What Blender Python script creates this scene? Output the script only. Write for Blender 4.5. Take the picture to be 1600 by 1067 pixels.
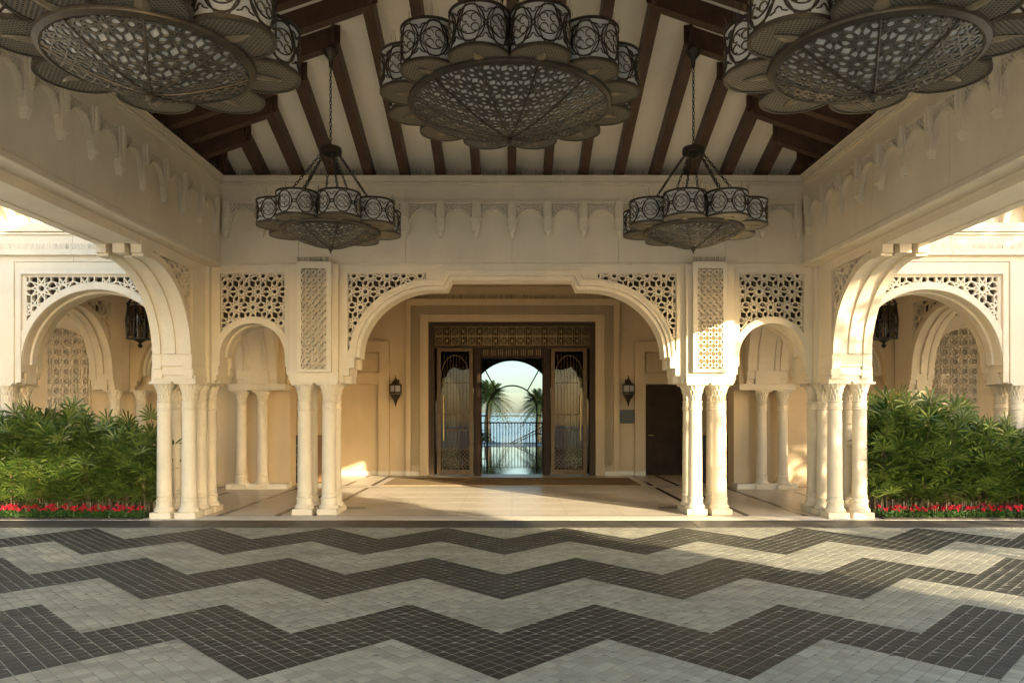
import bpy, bmesh, math, random
from math import sin, cos, pi, radians, sqrt, atan2
from mathutils import Vector, Matrix
from mathutils.geometry import tessellate_polygon
random.seed(7)
for o in list(bpy.data.objects): bpy.data.objects.remove(o)
sc = bpy.context.scene
C = sc.collection

# ------------------------------------------------------------------ camera
F = 1170.0; HZ = 645.0; EYE = 1.65
cd = bpy.data.cameras.new('camera'); cam = bpy.data.objects.new('camera', cd); C.objects.link(cam)
cam.location = (0, 0, EYE); cam.rotation_euler = (pi/2, 0, 0)
cd.sensor_width = 36.0; cd.lens = 36.0*F/1600.0
cd.shift_x = 0.0; cd.shift_y = (HZ-533.5)/1600.0
cd.clip_start = 0.05; cd.clip_end = 20000
sc.camera = cam
# ------------------------------------------------------------------ light
SUN_EL = 13.5; SUN_AZ = 40.0       # azimuth measured from -Y towards +X
sdir = Vector((sin(radians(SUN_AZ))*cos(radians(SUN_EL)), -cos(radians(SUN_AZ))*cos(radians(SUN_EL)), sin(radians(SUN_EL))))
w = bpy.data.worlds.new('World'); sc.world = w; w.use_nodes = True
nt = w.node_tree; bg = nt.nodes['Background']
sky = nt.nodes.new('ShaderNodeTexSky'); sky.sky_type = 'NISHITA'; sky.sun_disc = False
sky.sun_elevation = radians(SUN_EL); sky.sun_rotation = radians(180.0-SUN_AZ)
sky.air_density = 0.9; sky.dust_density = 1.3; sky.ozone_density = 0.8
nt.links.new(sky.outputs[0], bg.inputs[0]); bg.inputs[1].default_value = 0.15
sl = bpy.data.lights.new('sun', 'SUN'); sl.energy = 3.0; sl.angle = radians(0.6); sl.color = (1.0, 0.83, 0.58)
so = bpy.data.objects.new('sun', sl); C.objects.link(so); so.location = (20, -20, 15)
so.rotation_euler = sdir.to_track_quat('Z', 'Y').to_euler()
sc.view_settings.view_transform = 'Standard'; sc.view_settings.look = 'None'
sc.view_settings.exposure = 2.45; sc.view_settings.gamma = 1.0
sc.view_settings.use_curve_mapping = False
sc.render.engine = 'CYCLES'
sc.cycles.max_bounces = 10; sc.cycles.diffuse_bounces = 6; sc.cycles.transparent_max_bounces = 16
sc.cycles.use_denoising = True
try: sc.cycles.denoising_prefilter = 'ACCURATE'
except Exception: pass
try:
    sc.cycles.sample_clamp_indirect = 6.0
    sc.cycles.caustics_reflective = False; sc.cycles.caustics_refractive = False
except Exception: pass

# ------------------------------------------------------------------ materials
def mat(name, col, rough=0.7, metal=0.0, var=0.12, scale=3.0, bump=0.0, bscale=40.0, spec=0.4, fine=0.05, streak=0.0):
    m = bpy.data.materials.new(name); m.use_nodes = True
    t = m.node_tree; p = t.nodes['Principled BSDF']
    p.inputs['Roughness'].default_value = rough; p.inputs['Metallic'].default_value = metal
    p.inputs['Specular IOR Level'].default_value = spec
    g = t.nodes.new('ShaderNodeNewGeometry')
    n1 = t.nodes.new('ShaderNodeTexNoise'); n1.inputs['Scale'].default_value = scale; n1.inputs['Detail'].default_value = 6; n1.inputs['Roughness'].default_value = 0.6
    n2 = t.nodes.new('ShaderNodeTexNoise'); n2.inputs['Scale'].default_value = bscale; n2.inputs['Detail'].default_value = 3
    t.links.new(g.outputs['Position'], n1.inputs['Vector']); t.links.new(g.outputs['Position'], n2.inputs['Vector'])
    def ramp(src, lo, hi):
        r = t.nodes.new('ShaderNodeMapRange'); r.inputs[1].default_value = 0.3; r.inputs[2].default_value = 0.7
        r.inputs[3].default_value = lo; r.inputs[4].default_value = hi
        t.links.new(src, r.inputs[0]); return r.outputs[0]
    a = ramp(n1.outputs[0], 1-var, 1+var); b = ramp(n2.outputs[0], 1-fine, 1+fine)
    mu = t.nodes.new('ShaderNodeMath'); mu.operation = 'MULTIPLY'; t.links.new(a, mu.inputs[0]); t.links.new(b, mu.inputs[1])
    last = mu.outputs[0]
    if streak > 0:
        mp = t.nodes.new('ShaderNodeMapping'); mp.inputs['Scale'].default_value = (3.5, 3.5, 0.35)
        n3 = t.nodes.new('ShaderNodeTexNoise'); n3.inputs['Scale'].default_value = 1.3; n3.inputs['Detail'].default_value = 5
        t.links.new(g.outputs['Position'], mp.inputs[0]); t.links.new(mp.outputs[0], n3.inputs['Vector'])
        s = ramp(n3.outputs[0], 1-streak, 1+streak*0.5)
        m3 = t.nodes.new('ShaderNodeMath'); m3.operation = 'MULTIPLY'; t.links.new(last, m3.inputs[0]); t.links.new(s, m3.inputs[1]); last = m3.outputs[0]
    vm = t.nodes.new('ShaderNodeVectorMath'); vm.operation = 'SCALE'; vm.inputs[0].default_value = col[:3]
    t.links.new(last, vm.inputs['Scale']); t.links.new(vm.outputs[0], p.inputs['Base Color'])
    if bump > 0:
        bm_ = t.nodes.new('ShaderNodeBump'); bm_.inputs['Strength'].default_value = bump; bm_.inputs['Distance'].default_value = 0.01
        t.links.new(n2.outputs[0], bm_.inputs['Height']); t.links.new(bm_.outputs[0], p.inputs['Normal'])
    return m
M = {}
M['stone'] = mat('cream_stone', (0.70, 0.615, 0.465), 0.75, var=0.06, scale=1.6, bump=0.12, bscale=60, fine=0.05, streak=0.03)
M['stone2'] = mat('pale_cast_stone', (0.69, 0.61, 0.465), 0.72, var=0.07, scale=3, bump=0.1, bscale=70, fine=0.05, streak=0.03)
M['plaster'] = mat('warm_plaster', (0.60, 0.475, 0.30), 0.85, var=0.06, scale=1.1, bump=0.08, bscale=90, fine=0.03, streak=0.05)
M['ceiling'] = mat('ceiling_plaster', (0.89, 0.81, 0.65), 0.9, var=0.06, scale=0.9, streak=0.0, fine=0.03)
M['white'] = mat('pale_skirting', (0.74, 0.68, 0.56), 0.5, var=0.05)
M['wood'] = mat('dark_red_timber', (0.066, 0.031, 0.0165), 0.5, var=0.3, scale=4, bump=0.15, bscale=30, fine=0.15)
M['door_wood'] = mat('dark_door_wood', (0.046, 0.026, 0.014), 0.6, var=0.2, scale=5, fine=0.1, spec=0.2)
M['bronze'] = mat('dark_bronze', (0.058, 0.047, 0.033), 0.42, metal=0.5, var=0.25, scale=12, fine=0.15)
M['bronze2'] = mat('antique_brass', (0.20, 0.145, 0.07), 0.36, metal=0.85, var=0.25, scale=14, fine=0.1)
M['bowlmetal'] = mat('aged_bowl_metal', (0.13, 0.12, 0.098), 0.4, metal=0.7, var=0.25, scale=14, fine=0.1)
M['dullbrass'] = mat('dull_brass', (0.24, 0.20, 0.13), 0.45, metal=0.7, var=0.2, scale=20)
M['doorbronze'] = mat('brown_door_bronze', (0.062, 0.038, 0.02), 0.55, metal=0.25, var=0.25, scale=9, fine=0.1, spec=0.25)
M['leafmetal'] = mat('door_leaf_metal', (0.105, 0.066, 0.03), 0.45, metal=0.45, var=0.25, scale=9, fine=0.1)
M['gold'] = mat('worn_gold_metal', (0.46, 0.34, 0.15), 0.34, metal=0.85, var=0.2, scale=14)
M['iron'] = mat('black_iron', (0.018, 0.016, 0.014), 0.5, metal=0.3, var=0.2)
M['wire'] = mat('steel_wire', (0.14, 0.125, 0.10), 0.5, metal=0.4, var=0.1)
M['black'] = mat('black_cabinet', (0.016, 0.013, 0.011), 0.45, var=0.2)
M['shelf'] = mat('pale_shelf_edge', (0.3, 0.28, 0.24), 0.5, var=0.1)
M['dark'] = mat('screen_gap_shade', (0.085, 0.062, 0.036), 0.9, var=0.2)  # shade of the hollows behind the pierced screens, put into a colour
M['brownpanel'] = mat('brown_panel', (0.20, 0.11, 0.045), 0.5, var=0.2)
M['plaque'] = mat('slate_plaque', (0.045, 0.052, 0.045), 0.35, var=0.15)
M['granite'] = mat('dark_granite', (0.08, 0.073, 0.058), 0.5, var=0.25, scale=5, fine=0.25, bscale=160)
M['marble'] = mat('cream_marble', (0.62, 0.55, 0.43), 0.33, var=0.09, scale=2.2, fine=0.04, bscale=30)
M['inlay'] = mat('black_marble_inlay', (0.035, 0.028, 0.022), 0.25, var=0.3, scale=8)
M['grout2'] = mat('grey_joint_mortar', (0.17, 0.165, 0.135), 0.9, var=0.2, scale=6, fine=0.2)
M['grout'] = mat('pale_grout', (0.29, 0.28, 0.225), 0.9, var=0.15, scale=6, fine=0.15)
M['ground'] = mat('pale_limestone_paving', (0.64, 0.61, 0.54), 0.85, var=0.2, scale=0.8)
M['soil'] = mat('dark_soil', (0.04, 0.03, 0.02), 0.95, var=0.3, scale=8)
M['mat'] = mat('coir_mat', (0.24, 0.165, 0.075), 0.95, var=0.15, scale=6, bump=0.5, bscale=200, fine=0.3)
M['trunk'] = mat('palm_bark', (0.14, 0.10, 0.06), 0.9, var=0.3, scale=8, bump=0.4, bscale=30)
M['cane'] = mat('palm_cane', (0.12, 0.085, 0.045), 0.8, var=0.3, scale=20)
M['amber'] = mat('amber_lit_strip', (0.50, 0.22, 0.06), 0.3, var=0.3, scale=5)  # warm orange light on the door side strips is put into this colour
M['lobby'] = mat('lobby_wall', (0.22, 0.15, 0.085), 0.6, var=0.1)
M['lobbyfloor'] = mat('polished_lobby_floor', (0.34, 0.32, 0.28), 0.045, var=0.1, scale=2, spec=1.0)
M['sand'] = mat('sand', (0.48, 0.40, 0.27), 0.95, var=0.15, scale=0.4)
M['farland'] = mat('far_shore_green', (0.13, 0.16, 0.15), 0.95, var=0.25, scale=0.02)

def leafmat(name, c1, c2, tr=0.35, rough=0.4):
    m = bpy.data.materials.new(name); m.use_nodes = True; t = m.node_tree
    p = t.nodes['Principled BSDF']; out = t.nodes['Material Output']
    g = t.nodes.new('ShaderNodeNewGeometry'); oi = t.nodes.new('ShaderNodeObjectInfo')
    ad = t.nodes.new('ShaderNodeMath'); ad.operation = 'ADD'; fr = t.nodes.new('ShaderNodeMath'); fr.operation = 'FRACT'
    t.links.new(g.outputs['Random Per Island'], ad.inputs[0]); t.links.new(oi.outputs['Random'], ad.inputs[1]); t.links.new(ad.outputs[0], fr.inputs[0])
    mx = t.nodes.new('ShaderNodeMix'); mx.data_type = 'RGBA'; mx.inputs[6].default_value = (*c1, 1); mx.inputs[7].default_value = (*c2, 1)
    t.links.new(fr.outputs[0], mx.inputs[0]); t.links.new(mx.outputs[2], p.inputs['Base Color'])
    p.inputs['Roughness'].default_value = rough
    tl = t.nodes.new('ShaderNodeBsdfTranslucent'); t.links.new(mx.outputs[2], tl.inputs[0])
    ms = t.nodes.new('ShaderNodeMixShader'); ms.inputs[0].default_value = tr
    t.links.new(p.outputs[0], ms.inputs[1]); t.links.new(tl.outputs[0], ms.inputs[2]); t.links.new(ms.outputs[0], out.inputs[0])
    return m
M['frond'] = leafmat('fan_palm_leaf', (0.034, 0.078, 0.013), (0.18, 0.24, 0.046), 0.33, 0.3)
M['herb'] = leafmat('flower_leaf', (0.04, 0.10, 0.02), (0.09, 0.17, 0.04))
M['petal'] = leafmat('crimson_petal', (0.50, 0.012, 0.03), (0.72, 0.03, 0.07), 0.3, 0.6)
M['datefrond'] = leafmat('date_palm_leaf', (0.05, 0.085, 0.03), (0.13, 0.17, 0.06), 0.3)
M['treeleaf'] = leafmat('broad_tree_leaf', (0.04, 0.08, 0.02), (0.09, 0.14, 0.04), 0.25)

def frosted(name, col, tr):
    m = bpy.data.materials.new(name); m.use_nodes = True; t = m.node_tree
    p = t.nodes['Principled BSDF']; out = t.nodes['Material Output']
    p.inputs['Base Color'].default_value = (*col, 1); p.inputs['Roughness'].default_value = 0.35
    tl = t.nodes.new('ShaderNodeBsdfTranslucent'); tl.inputs[0].default_value = (*col, 1)
    ms = t.nodes.new('ShaderNodeMixShader'); ms.inputs[0].default_value = tr
    t.links.new(p.outputs[0], ms.inputs[1]); t.links.new(tl.outputs[0], ms.inputs[2]); t.links.new(ms.outputs[0], out.inputs[0])
    return m
M['frost'] = frosted('frosted_glass', (0.66, 0.65, 0.60), 0.4)
def glassmat(name, col, rough, mixf):
    m = bpy.data.materials.new(name); m.use_nodes = True; t = m.node_tree
    out = t.nodes['Material Output']; t.nodes.remove(t.nodes['Principled BSDF'])
    tr = t.nodes.new('ShaderNodeBsdfTransparent'); tr.inputs[0].default_value = (*col, 1)
    gl = t.nodes.new('ShaderNodeBsdfGlossy'); gl.inputs['Roughness'].default_value = rough
    fr = t.nodes.new('ShaderNodeFresnel'); fr.inputs[0].default_value = 1.5
    mu = t.nodes.new('ShaderNodeMath'); mu.operation = 'MULTIPLY_ADD'; mu.inputs[1].default_value = 0.4; mu.inputs[2].default_value = mixf
    t.links.new(fr.outputs[0], mu.inputs[0])
    ms = t.nodes.new('ShaderNodeMixShader'); t.links.new(mu.outputs[0], ms.inputs[0])
    t.links.new(tr.outputs[0], ms.inputs[1]); t.links.new(gl.outputs[0], ms.inputs[2]); t.links.new(ms.outputs[0], out.inputs[0])
    return m
M['glass'] = glassmat('sky_dimming_glass', (0.50, 0.545, 0.57), 0.02, 0.0)  # tint added to dim the bright sky seen through the panes
M['smoke'] = glassmat('bronze_glass', (0.5, 0.45, 0.36), 0.02, 0.0)
# woven perforated metal under the lamp drums
def woven():
    m = bpy.data.materials.new('perforated_brass_mesh'); m.use_nodes = True; t = m.node_tree; p = t.nodes['Principled BSDF']
    tc = t.nodes.new('ShaderNodeTexCoord'); mp = t.nodes.new('ShaderNodeMapping'); mp.inputs['Rotation'].default_value = (0, 0, 0.5)
    t.links.new(tc.outputs['Object'], mp.inputs[0])
    vo = t.nodes.new('ShaderNodeTexVoronoi'); vo.inputs['Scale'].default_value = 42; vo.inputs['Randomness'].default_value = 0.0
    t.links.new(mp.outputs[0], vo.inputs['Vector'])
    r = t.nodes.new('ShaderNodeMapRange'); r.inputs[1].default_value = 0.38; r.inputs[2].default_value = 0.5; t.links.new(vo.outputs['Distance'], r.inputs[0])
    mx = t.nodes.new('ShaderNodeMix'); mx.data_type = 'RGBA'; mx.inputs[6].default_value = (0.006, 0.005, 0.004, 1); mx.inputs[7].default_value = (0.16, 0.145, 0.112, 1)
    t.links.new(r.outputs[0], mx.inputs[0]); t.links.new(mx.outputs[2], p.inputs['Base Color'])
    p.inputs['Metallic'].default_value = 0.6; p.inputs['Roughness'].default_value = 0.42
    b = t.nodes.new('ShaderNodeBump'); b.inputs['Strength'].default_value = 0.6; b.inputs['Distance'].default_value = 0.004
    t.links.new(r.outputs[0], b.inputs['Height']); t.links.new(b.outputs[0], p.inputs['Normal'])
    return m
M['woven'] = woven()
# paving setts: colour changes sett by sett on the 45 degree grid
TS = 0.099; PX0 = -0.93; PY0 = 10.75
def settmat(name, c1, c2, rough):
    m = bpy.data.materials.new(name); m.use_nodes = True; t = m.node_tree; p = t.nodes['Principled BSDF']
    g = t.nodes.new('ShaderNodeNewGeometry')
    mp = t.nodes.new('ShaderNodeMapping'); mp.vector_type = 'TEXTURE'
    mp.inputs['Location'].default_value = (PX0, PY0, 0); mp.inputs['Rotation'].default_value = (0, 0, radians(45)); mp.inputs['Scale'].default_value = (TS, TS, 1000)
    t.links.new(g.outputs['Position'], mp.inputs[0])
    fl = t.nodes.new('ShaderNodeVectorMath'); fl.operation = 'FLOOR'; t.links.new(mp.outputs[0], fl.inputs[0])
    wn = t.nodes.new('ShaderNodeTexWhiteNoise'); wn.noise_dimensions = '2D'; t.links.new(fl.outputs[0], wn.inputs['Vector'])
    big = t.nodes.new('ShaderNodeTexNoise'); big.inputs['Scale'].default_value = 0.9; big.inputs['Detail'].default_value = 5; t.links.new(g.outputs['Position'], big.inputs['Vector'])
    fine = t.nodes.new('ShaderNodeTexNoise'); fine.inputs['Scale'].default_value = 120; fine.inputs['Detail'].default_value = 3; t.links.new(g.outputs['Position'], fine.inputs['Vector'])
    a1 = t.nodes.new('ShaderNodeMath'); a1.operation = 'MULTIPLY_ADD'; a1.inputs[1].default_value = 0.45; t.links.new(wn.outputs['Value'], a1.inputs[0])
    a2 = t.nodes.new('ShaderNodeMath'); a2.operation = 'MULTIPLY_ADD'; a2.inputs[1].default_value = 0.5; a2.inputs[2].default_value = -0.15; t.links.new(big.outputs[0], a2.inputs[0])
    a3 = t.nodes.new('ShaderNodeMath'); a3.operation = 'MULTIPLY_ADD'; a3.inputs[1].default_value = 0.5; t.links.new(fine.outputs[0], a3.inputs[0]); t.links.new(a2.outputs[0], a3.inputs[2])
    t.links.new(a3.outputs[0], a1.inputs[2])
    mx = t.nodes.new('ShaderNodeMix'); mx.data_type = 'RGBA'; mx.inputs[6].default_value = (*c1, 1); mx.inputs[7].default_value = (*c2, 1)
    t.links.new(a1.outputs[0], mx.inputs[0])
    st_ = t.nodes.new('ShaderNodeTexNoise'); st_.inputs['Scale'].default_value = 2.6; st_.inputs['Detail'].default_value = 8; st_.inputs['Roughness'].default_value = 0.7
    mp2 = t.nodes.new('ShaderNodeMapping'); mp2.inputs['Scale'].default_value = (0.35, 1.3, 1); t.links.new(g.outputs['Position'], mp2.inputs[0]); t.links.new(mp2.outputs[0], st_.inputs['Vector'])
    sr = t.nodes.new('ShaderNodeMapRange'); sr.inputs[1].default_value = 0.42; sr.inputs[2].default_value = 0.66; sr.inputs[3].default_value = 1.06; sr.inputs[4].default_value = 0.78; t.links.new(st_.outputs[0], sr.inputs[0])
    sv_ = t.nodes.new('ShaderNodeVectorMath'); sv_.operation = 'SCALE'; t.links.new(mx.outputs[2], sv_.inputs[0]); t.links.new(sr.outputs[0], sv_.inputs['Scale'])
    t.links.new(sv_.outputs[0], p.inputs['Base Color'])
    p.inputs['Roughness'].default_value = rough; p.inputs['Specular IOR Level'].default_value = 0.4
    b = t.nodes.new('ShaderNodeBump'); b.inputs['Strength'].default_value = 0.25; b.inputs['Distance'].default_value = 0.003
    t.links.new(fine.outputs[0], b.inputs['Height']); t.links.new(b.outputs[0], p.inputs['Normal'])
    return m
M['sett_dark'] = settmat('dark_granite_sett', (0.017, 0.0165, 0.0105), (0.048, 0.046, 0.030), 0.6)
M['sett_light'] = settmat('grey_granite_sett', (0.195, 0.188, 0.138), (0.41, 0.395, 0.30), 0.7)
def watermat():
    m = bpy.data.materials.new('sea_water'); m.use_nodes = True; t = m.node_tree; p = t.nodes['Principled BSDF']
    p.inputs['Base Color'].default_value = (0.10, 0.22, 0.28, 1); p.inputs['Roughness'].default_value = 0.18
    n = t.nodes.new('ShaderNodeTexNoise'); n.inputs['Scale'].default_value = 0.8; n.inputs['Detail'].default_value = 4
    g = t.nodes.new('ShaderNodeNewGeometry'); t.links.new(g.outputs['Position'], n.inputs['Vector'])
    b = t.nodes.new('ShaderNodeBump'); b.inputs['Strength'].default_value = 0.5; b.inputs['Distance'].default_value = 0.3
    t.links.new(n.outputs[0], b.inputs['Height']); t.links.new(b.outputs[0], p.inputs['Normal'])
    return m
M['water'] = watermat()

# ------------------------------------------------------------------ helpers
SIDE = {-1: 'side without the service door', 1: 'service door side'}
def tag(o, label=None, cat=None, group=None, kind=None):
    if label: o['label'] = label
    if cat: o['category'] = cat
    if group: o['group'] = group
    if kind: o['kind'] = kind
    return o
def setparent(o, p):
    o.parent = p
    return o
def wloc(o):
    v = o.location.copy()
    while o.parent: o = o.parent; v = v + o.location
    return v
def thing(name, label, cat, loc=(0, 0, 0), group=None, rz=0):
    o = bpy.data.objects.new(name, None); C.objects.link(o); o.location = loc; o.rotation_euler = (0, 0, rz)
    o.empty_display_size = 0.1
    return tag(o, label, cat, group)
def area2(p): return sum(p[i][0]*p[(i+1) % len(p)][1]-p[(i+1) % len(p)][0]*p[i][1] for i in range(len(p)))
class MB:
    def __init__(s): s.v = []; s.f = []
    def add(s, vs, fs):
        n = len(s.v); s.v += [tuple(x) for x in vs]; s.f += [tuple(i+n for i in f) for f in fs]; return s
    def box(s, x0, x1, y0, y1, z0, z1):
        return s.add([(x0, y0, z0), (x1, y0, z0), (x1, y1, z0), (x0, y1, z0), (x0, y0, z1), (x1, y0, z1), (x1, y1, z1), (x0, y1, z1)],
                     [(3, 2, 1, 0), (4, 5, 6, 7), (0, 1, 5, 4), (1, 2, 6, 5), (2, 3, 7, 6), (3, 0, 4, 7)])
    def fbox(s, fr, u0, u1, d0, d1, z0, z1):
        a = [fr(u, d, z) for u, d, z in ((u0, d0, z0), (u1, d0, z0), (u1, d1, z0), (u0, d1, z0), (u0, d0, z1), (u1, d0, z1), (u1, d1, z1), (u0, d1, z1))]
        return s.add(a, [(3, 2, 1, 0), (4, 5, 6, 7), (0, 1, 5, 4), (1, 2, 6, 5), (2, 3, 7, 6), (3, 0, 4, 7)])
    def plate(s, fr, outer, d0, d1, holes=()):
        loops = [list(outer)]+[list(h) for h in holes]
        tris = tessellate_polygon([[Vector((p[0], p[1], 0)) for p in l] for l in loops])
        pts = [p for l in loops for p in l]; n = len(pts)
        vs = [fr(p[0], d0, p[1]) for p in pts]+[fr(p[0], d1, p[1]) for p in pts]
        fs = [tuple(t) for t in tris]+[tuple(i+n for i in reversed(t)) for t in tris]
        k = 0
        for l in loops:
            m = len(l)
            for i in range(m):
                a = k+i; b = k+(i+1) % m; fs.append((a, b, b+n, a+n))
            k += m
        return s.add(vs, fs)
    def bar(s, fr, p, q, wd, d0, d1):
        dx, dz = q[0]-p[0], q[1]-p[1]; L = sqrt(dx*dx+dz*dz)
        if L < 1e-6: return s
        nx, nz = -dz/L*wd/2, dx/L*wd/2
        c = [(p[0]+nx, p[1]+nz), (q[0]+nx, q[1]+nz), (q[0]-nx, q[1]-nz), (p[0]-nx, p[1]-nz)]
        vs = [fr(a[0], d0, a[1]) for a in c]+[fr(a[0], d1, a[1]) for a in c]
        return s.add(vs, [(0, 1, 2, 3), (0, 4, 5, 1), (1, 5, 6, 2), (2, 6, 7, 3), (3, 7, 4, 0)])
    def ribbon(s, fr, path, off0, off1, d0, d1):   # band that follows an open path, between two sideways offsets
        A = offset(path, off0); B = offset(path, off1)
        return s.plate(fr, A+B[::-1], d0, d1) if False else s.strip(fr, A, B, d0, d1)
    def strip(s, fr, A, B, d0, d1):
        n = len(A); vs = []
        for P, d in ((A, d0), (B, d0), (B, d1), (A, d1)): vs += [fr(p[0], d, p[1]) for p in P]
        fs = []
        for i in range(n-1):
            for k in range(4):
                a = k*n+i; b = ((k+1) % 4)*n+i; fs.append((a, a+1, b+1, b))
        fs.append((0, n, 2*n, 3*n)); fs.append((n-1, 4*n-1, 3*n-1, 2*n-1))
        return s.add(vs, fs)
    def lathe(s, prof, n=24, c=(0, 0, 0), cap=True):
        vs = []; fs = []
        for r, z in prof:
            for i in range(n):
                a = 2*pi*i/n; vs.append((c[0]+r*cos(a), c[1]+r*sin(a), c[2]+z))
        for j in range(len(prof)-1):
            for i in range(n):
                a = j*n+i; b = j*n+(i+1) % n; fs.append((a, b, b+n, a+n))
        if cap:
            fs.append(tuple(range(n))[::-1]); fs.append(tuple((len(prof)-1)*n+i for i in range(n)))
        return s.add(vs, fs)
    def tube(s, pts, r, n=6):
        pts = [Vector(p) for p in pts]; vs = []; fs = []
        rr = r if isinstance(r, (list, tuple)) else [r]*len(pts)
        for j, p in enumerate(pts):
            d = (pts[min(j+1, len(pts)-1)]-pts[max(j-1, 0)]).normalized()
            u = d.orthogonal().normalized() if j == 0 else (u-d*u.dot(d)).normalized()
            v = d.cross(u)
            for i in range(n):
                a = 2*pi*i/n; vs.append(p+(u*cos(a)+v*sin(a))*rr[j])
        for j in range(len(pts)-1):
            for i in range(n):
                a = j*n+i; b = j*n+(i+1) % n; fs.append((a, b, b+n, a+n))
        fs.append(tuple(range(n))[::-1]); fs.append(tuple((len(pts)-1)*n+i for i in range(n)))
        return s.add(vs, fs)
    def mesh(s, name, m, smooth=False, fix=False):
        me = bpy.data.meshes.new(name); me.from_pydata(s.v, [], s.f)
        if fix:
            b = bmesh.new(); b.from_mesh(me); bmesh.ops.remove_doubles(b, verts=b.verts, dist=1e-5); bmesh.ops.recalc_face_normals(b, faces=b.faces); b.to_mesh(me); b.free()
        if smooth:
            me.polygons.foreach_set('use_smooth', [True]*len(me.polygons))
            if smooth != 'all': me.set_sharp_from_angle(angle=radians(38))
        me.materials.append(M[m] if isinstance(m, str) else m); me.update(); return me
    def build(s, name, m, parent=None, smooth=False, bevel=0.0):   # vertices given in world space
        off = wloc(parent) if parent else Vector((0, 0, 0))
        if parent: s.v = [(a-off.x, b-off.y, c-off.z) for a, b, c in s.v]
        me = s.mesh(name, m, smooth, fix=bevel > 0); o = bpy.data.objects.new(name, me); C.objects.link(o)
        if parent: o.parent = parent
        if bevel > 0:
            bv = o.modifiers.new('bevel', 'BEVEL'); bv.width = bevel; bv.segments = 2; bv.limit_method = 'ANGLE'; bv.angle_limit = radians(40); bv.harden_normals = False
        return o
def place(name, me, parent, loc, rz=0, world=True, rot=None):
    o = bpy.data.objects.new(name, me); C.objects.link(o)
    l = Vector(loc)
    if parent:
        o.parent = parent
        if world: l = l-wloc(parent)
    o.location = l; o.rotation_euler = rot if rot else (0, 0, rz)
    return o
def struct(o): o['kind'] = 'structure'; return o
def offset(path, d):
    out = []
    n = len(path)
    for i, p in enumerate(path):
        a = path[max(i-1, 0)]; b = path[min(i+1, n-1)]
        def nrm(a, b):
            dx, dz = b[0]-a[0], b[1]-a[1]; L = sqrt(dx*dx+dz*dz) or 1; return (-dz/L, dx/L)
        n1 = nrm(a, p) if i > 0 else nrm(p, b); n2 = nrm(p, b) if i < n-1 else n1
        m = (n1[0]+n2[0], n1[1]+n2[1]); L2 = m[0]*m[0]+m[1]*m[1]
        k = 2.0/max(L2, 0.5)
        out.append((p[0]+m[0]*k*d, p[1]+m[1]*k*d))
    return out
def inpoly(p, poly):
    x, y = p; c = False; j = len(poly)-1
    for i in range(len(poly)):
        xi, yi = poly[i]; xj, yj = poly[j]
        if (yi > y) != (yj > y) and x < (xj-xi)*(y-yi)/(yj-yi)+xi: c = not c
        j = i
    return c
def clip(segs, poly, step=0.012):
    xs = [p[0] for p in poly]; ys = [p[1] for p in poly]; x0, x1, y0, y1 = min(xs), max(xs), min(ys), max(ys); out = []
    for a, b in segs:
        if max(a[0], b[0]) < x0 or min(a[0], b[0]) > x1 or max(a[1], b[1]) < y0 or min(a[1], b[1]) > y1: continue
        L = sqrt((a[0]-b[0])**2+(a[1]-b[1])**2); n = max(2, int(L/step)); st = None
        for i in range(n+1):
            t = i/n; p = (a[0]+(b[0]-a[0])*t, a[1]+(b[1]-a[1])*t)
            if inpoly(p, poly):
                if st is None: st = p
                en = p
            else:
                if st is not None: out.append((st, en)); st = None
        if st is not None: out.append((st, en))
    return [s for s in out if abs(s[0][0]-s[1][0])+abs(s[0][1]-s[1][1]) > 0.004]
def arc(cx, cz, rx, rz_, a0, a1, n=20): return [(cx+rx*cos(radians(a0+(a1-a0)*i/n)), cz+rz_*sin(radians(a0+(a1-a0)*i/n))) for i in range(n+1)]
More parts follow.
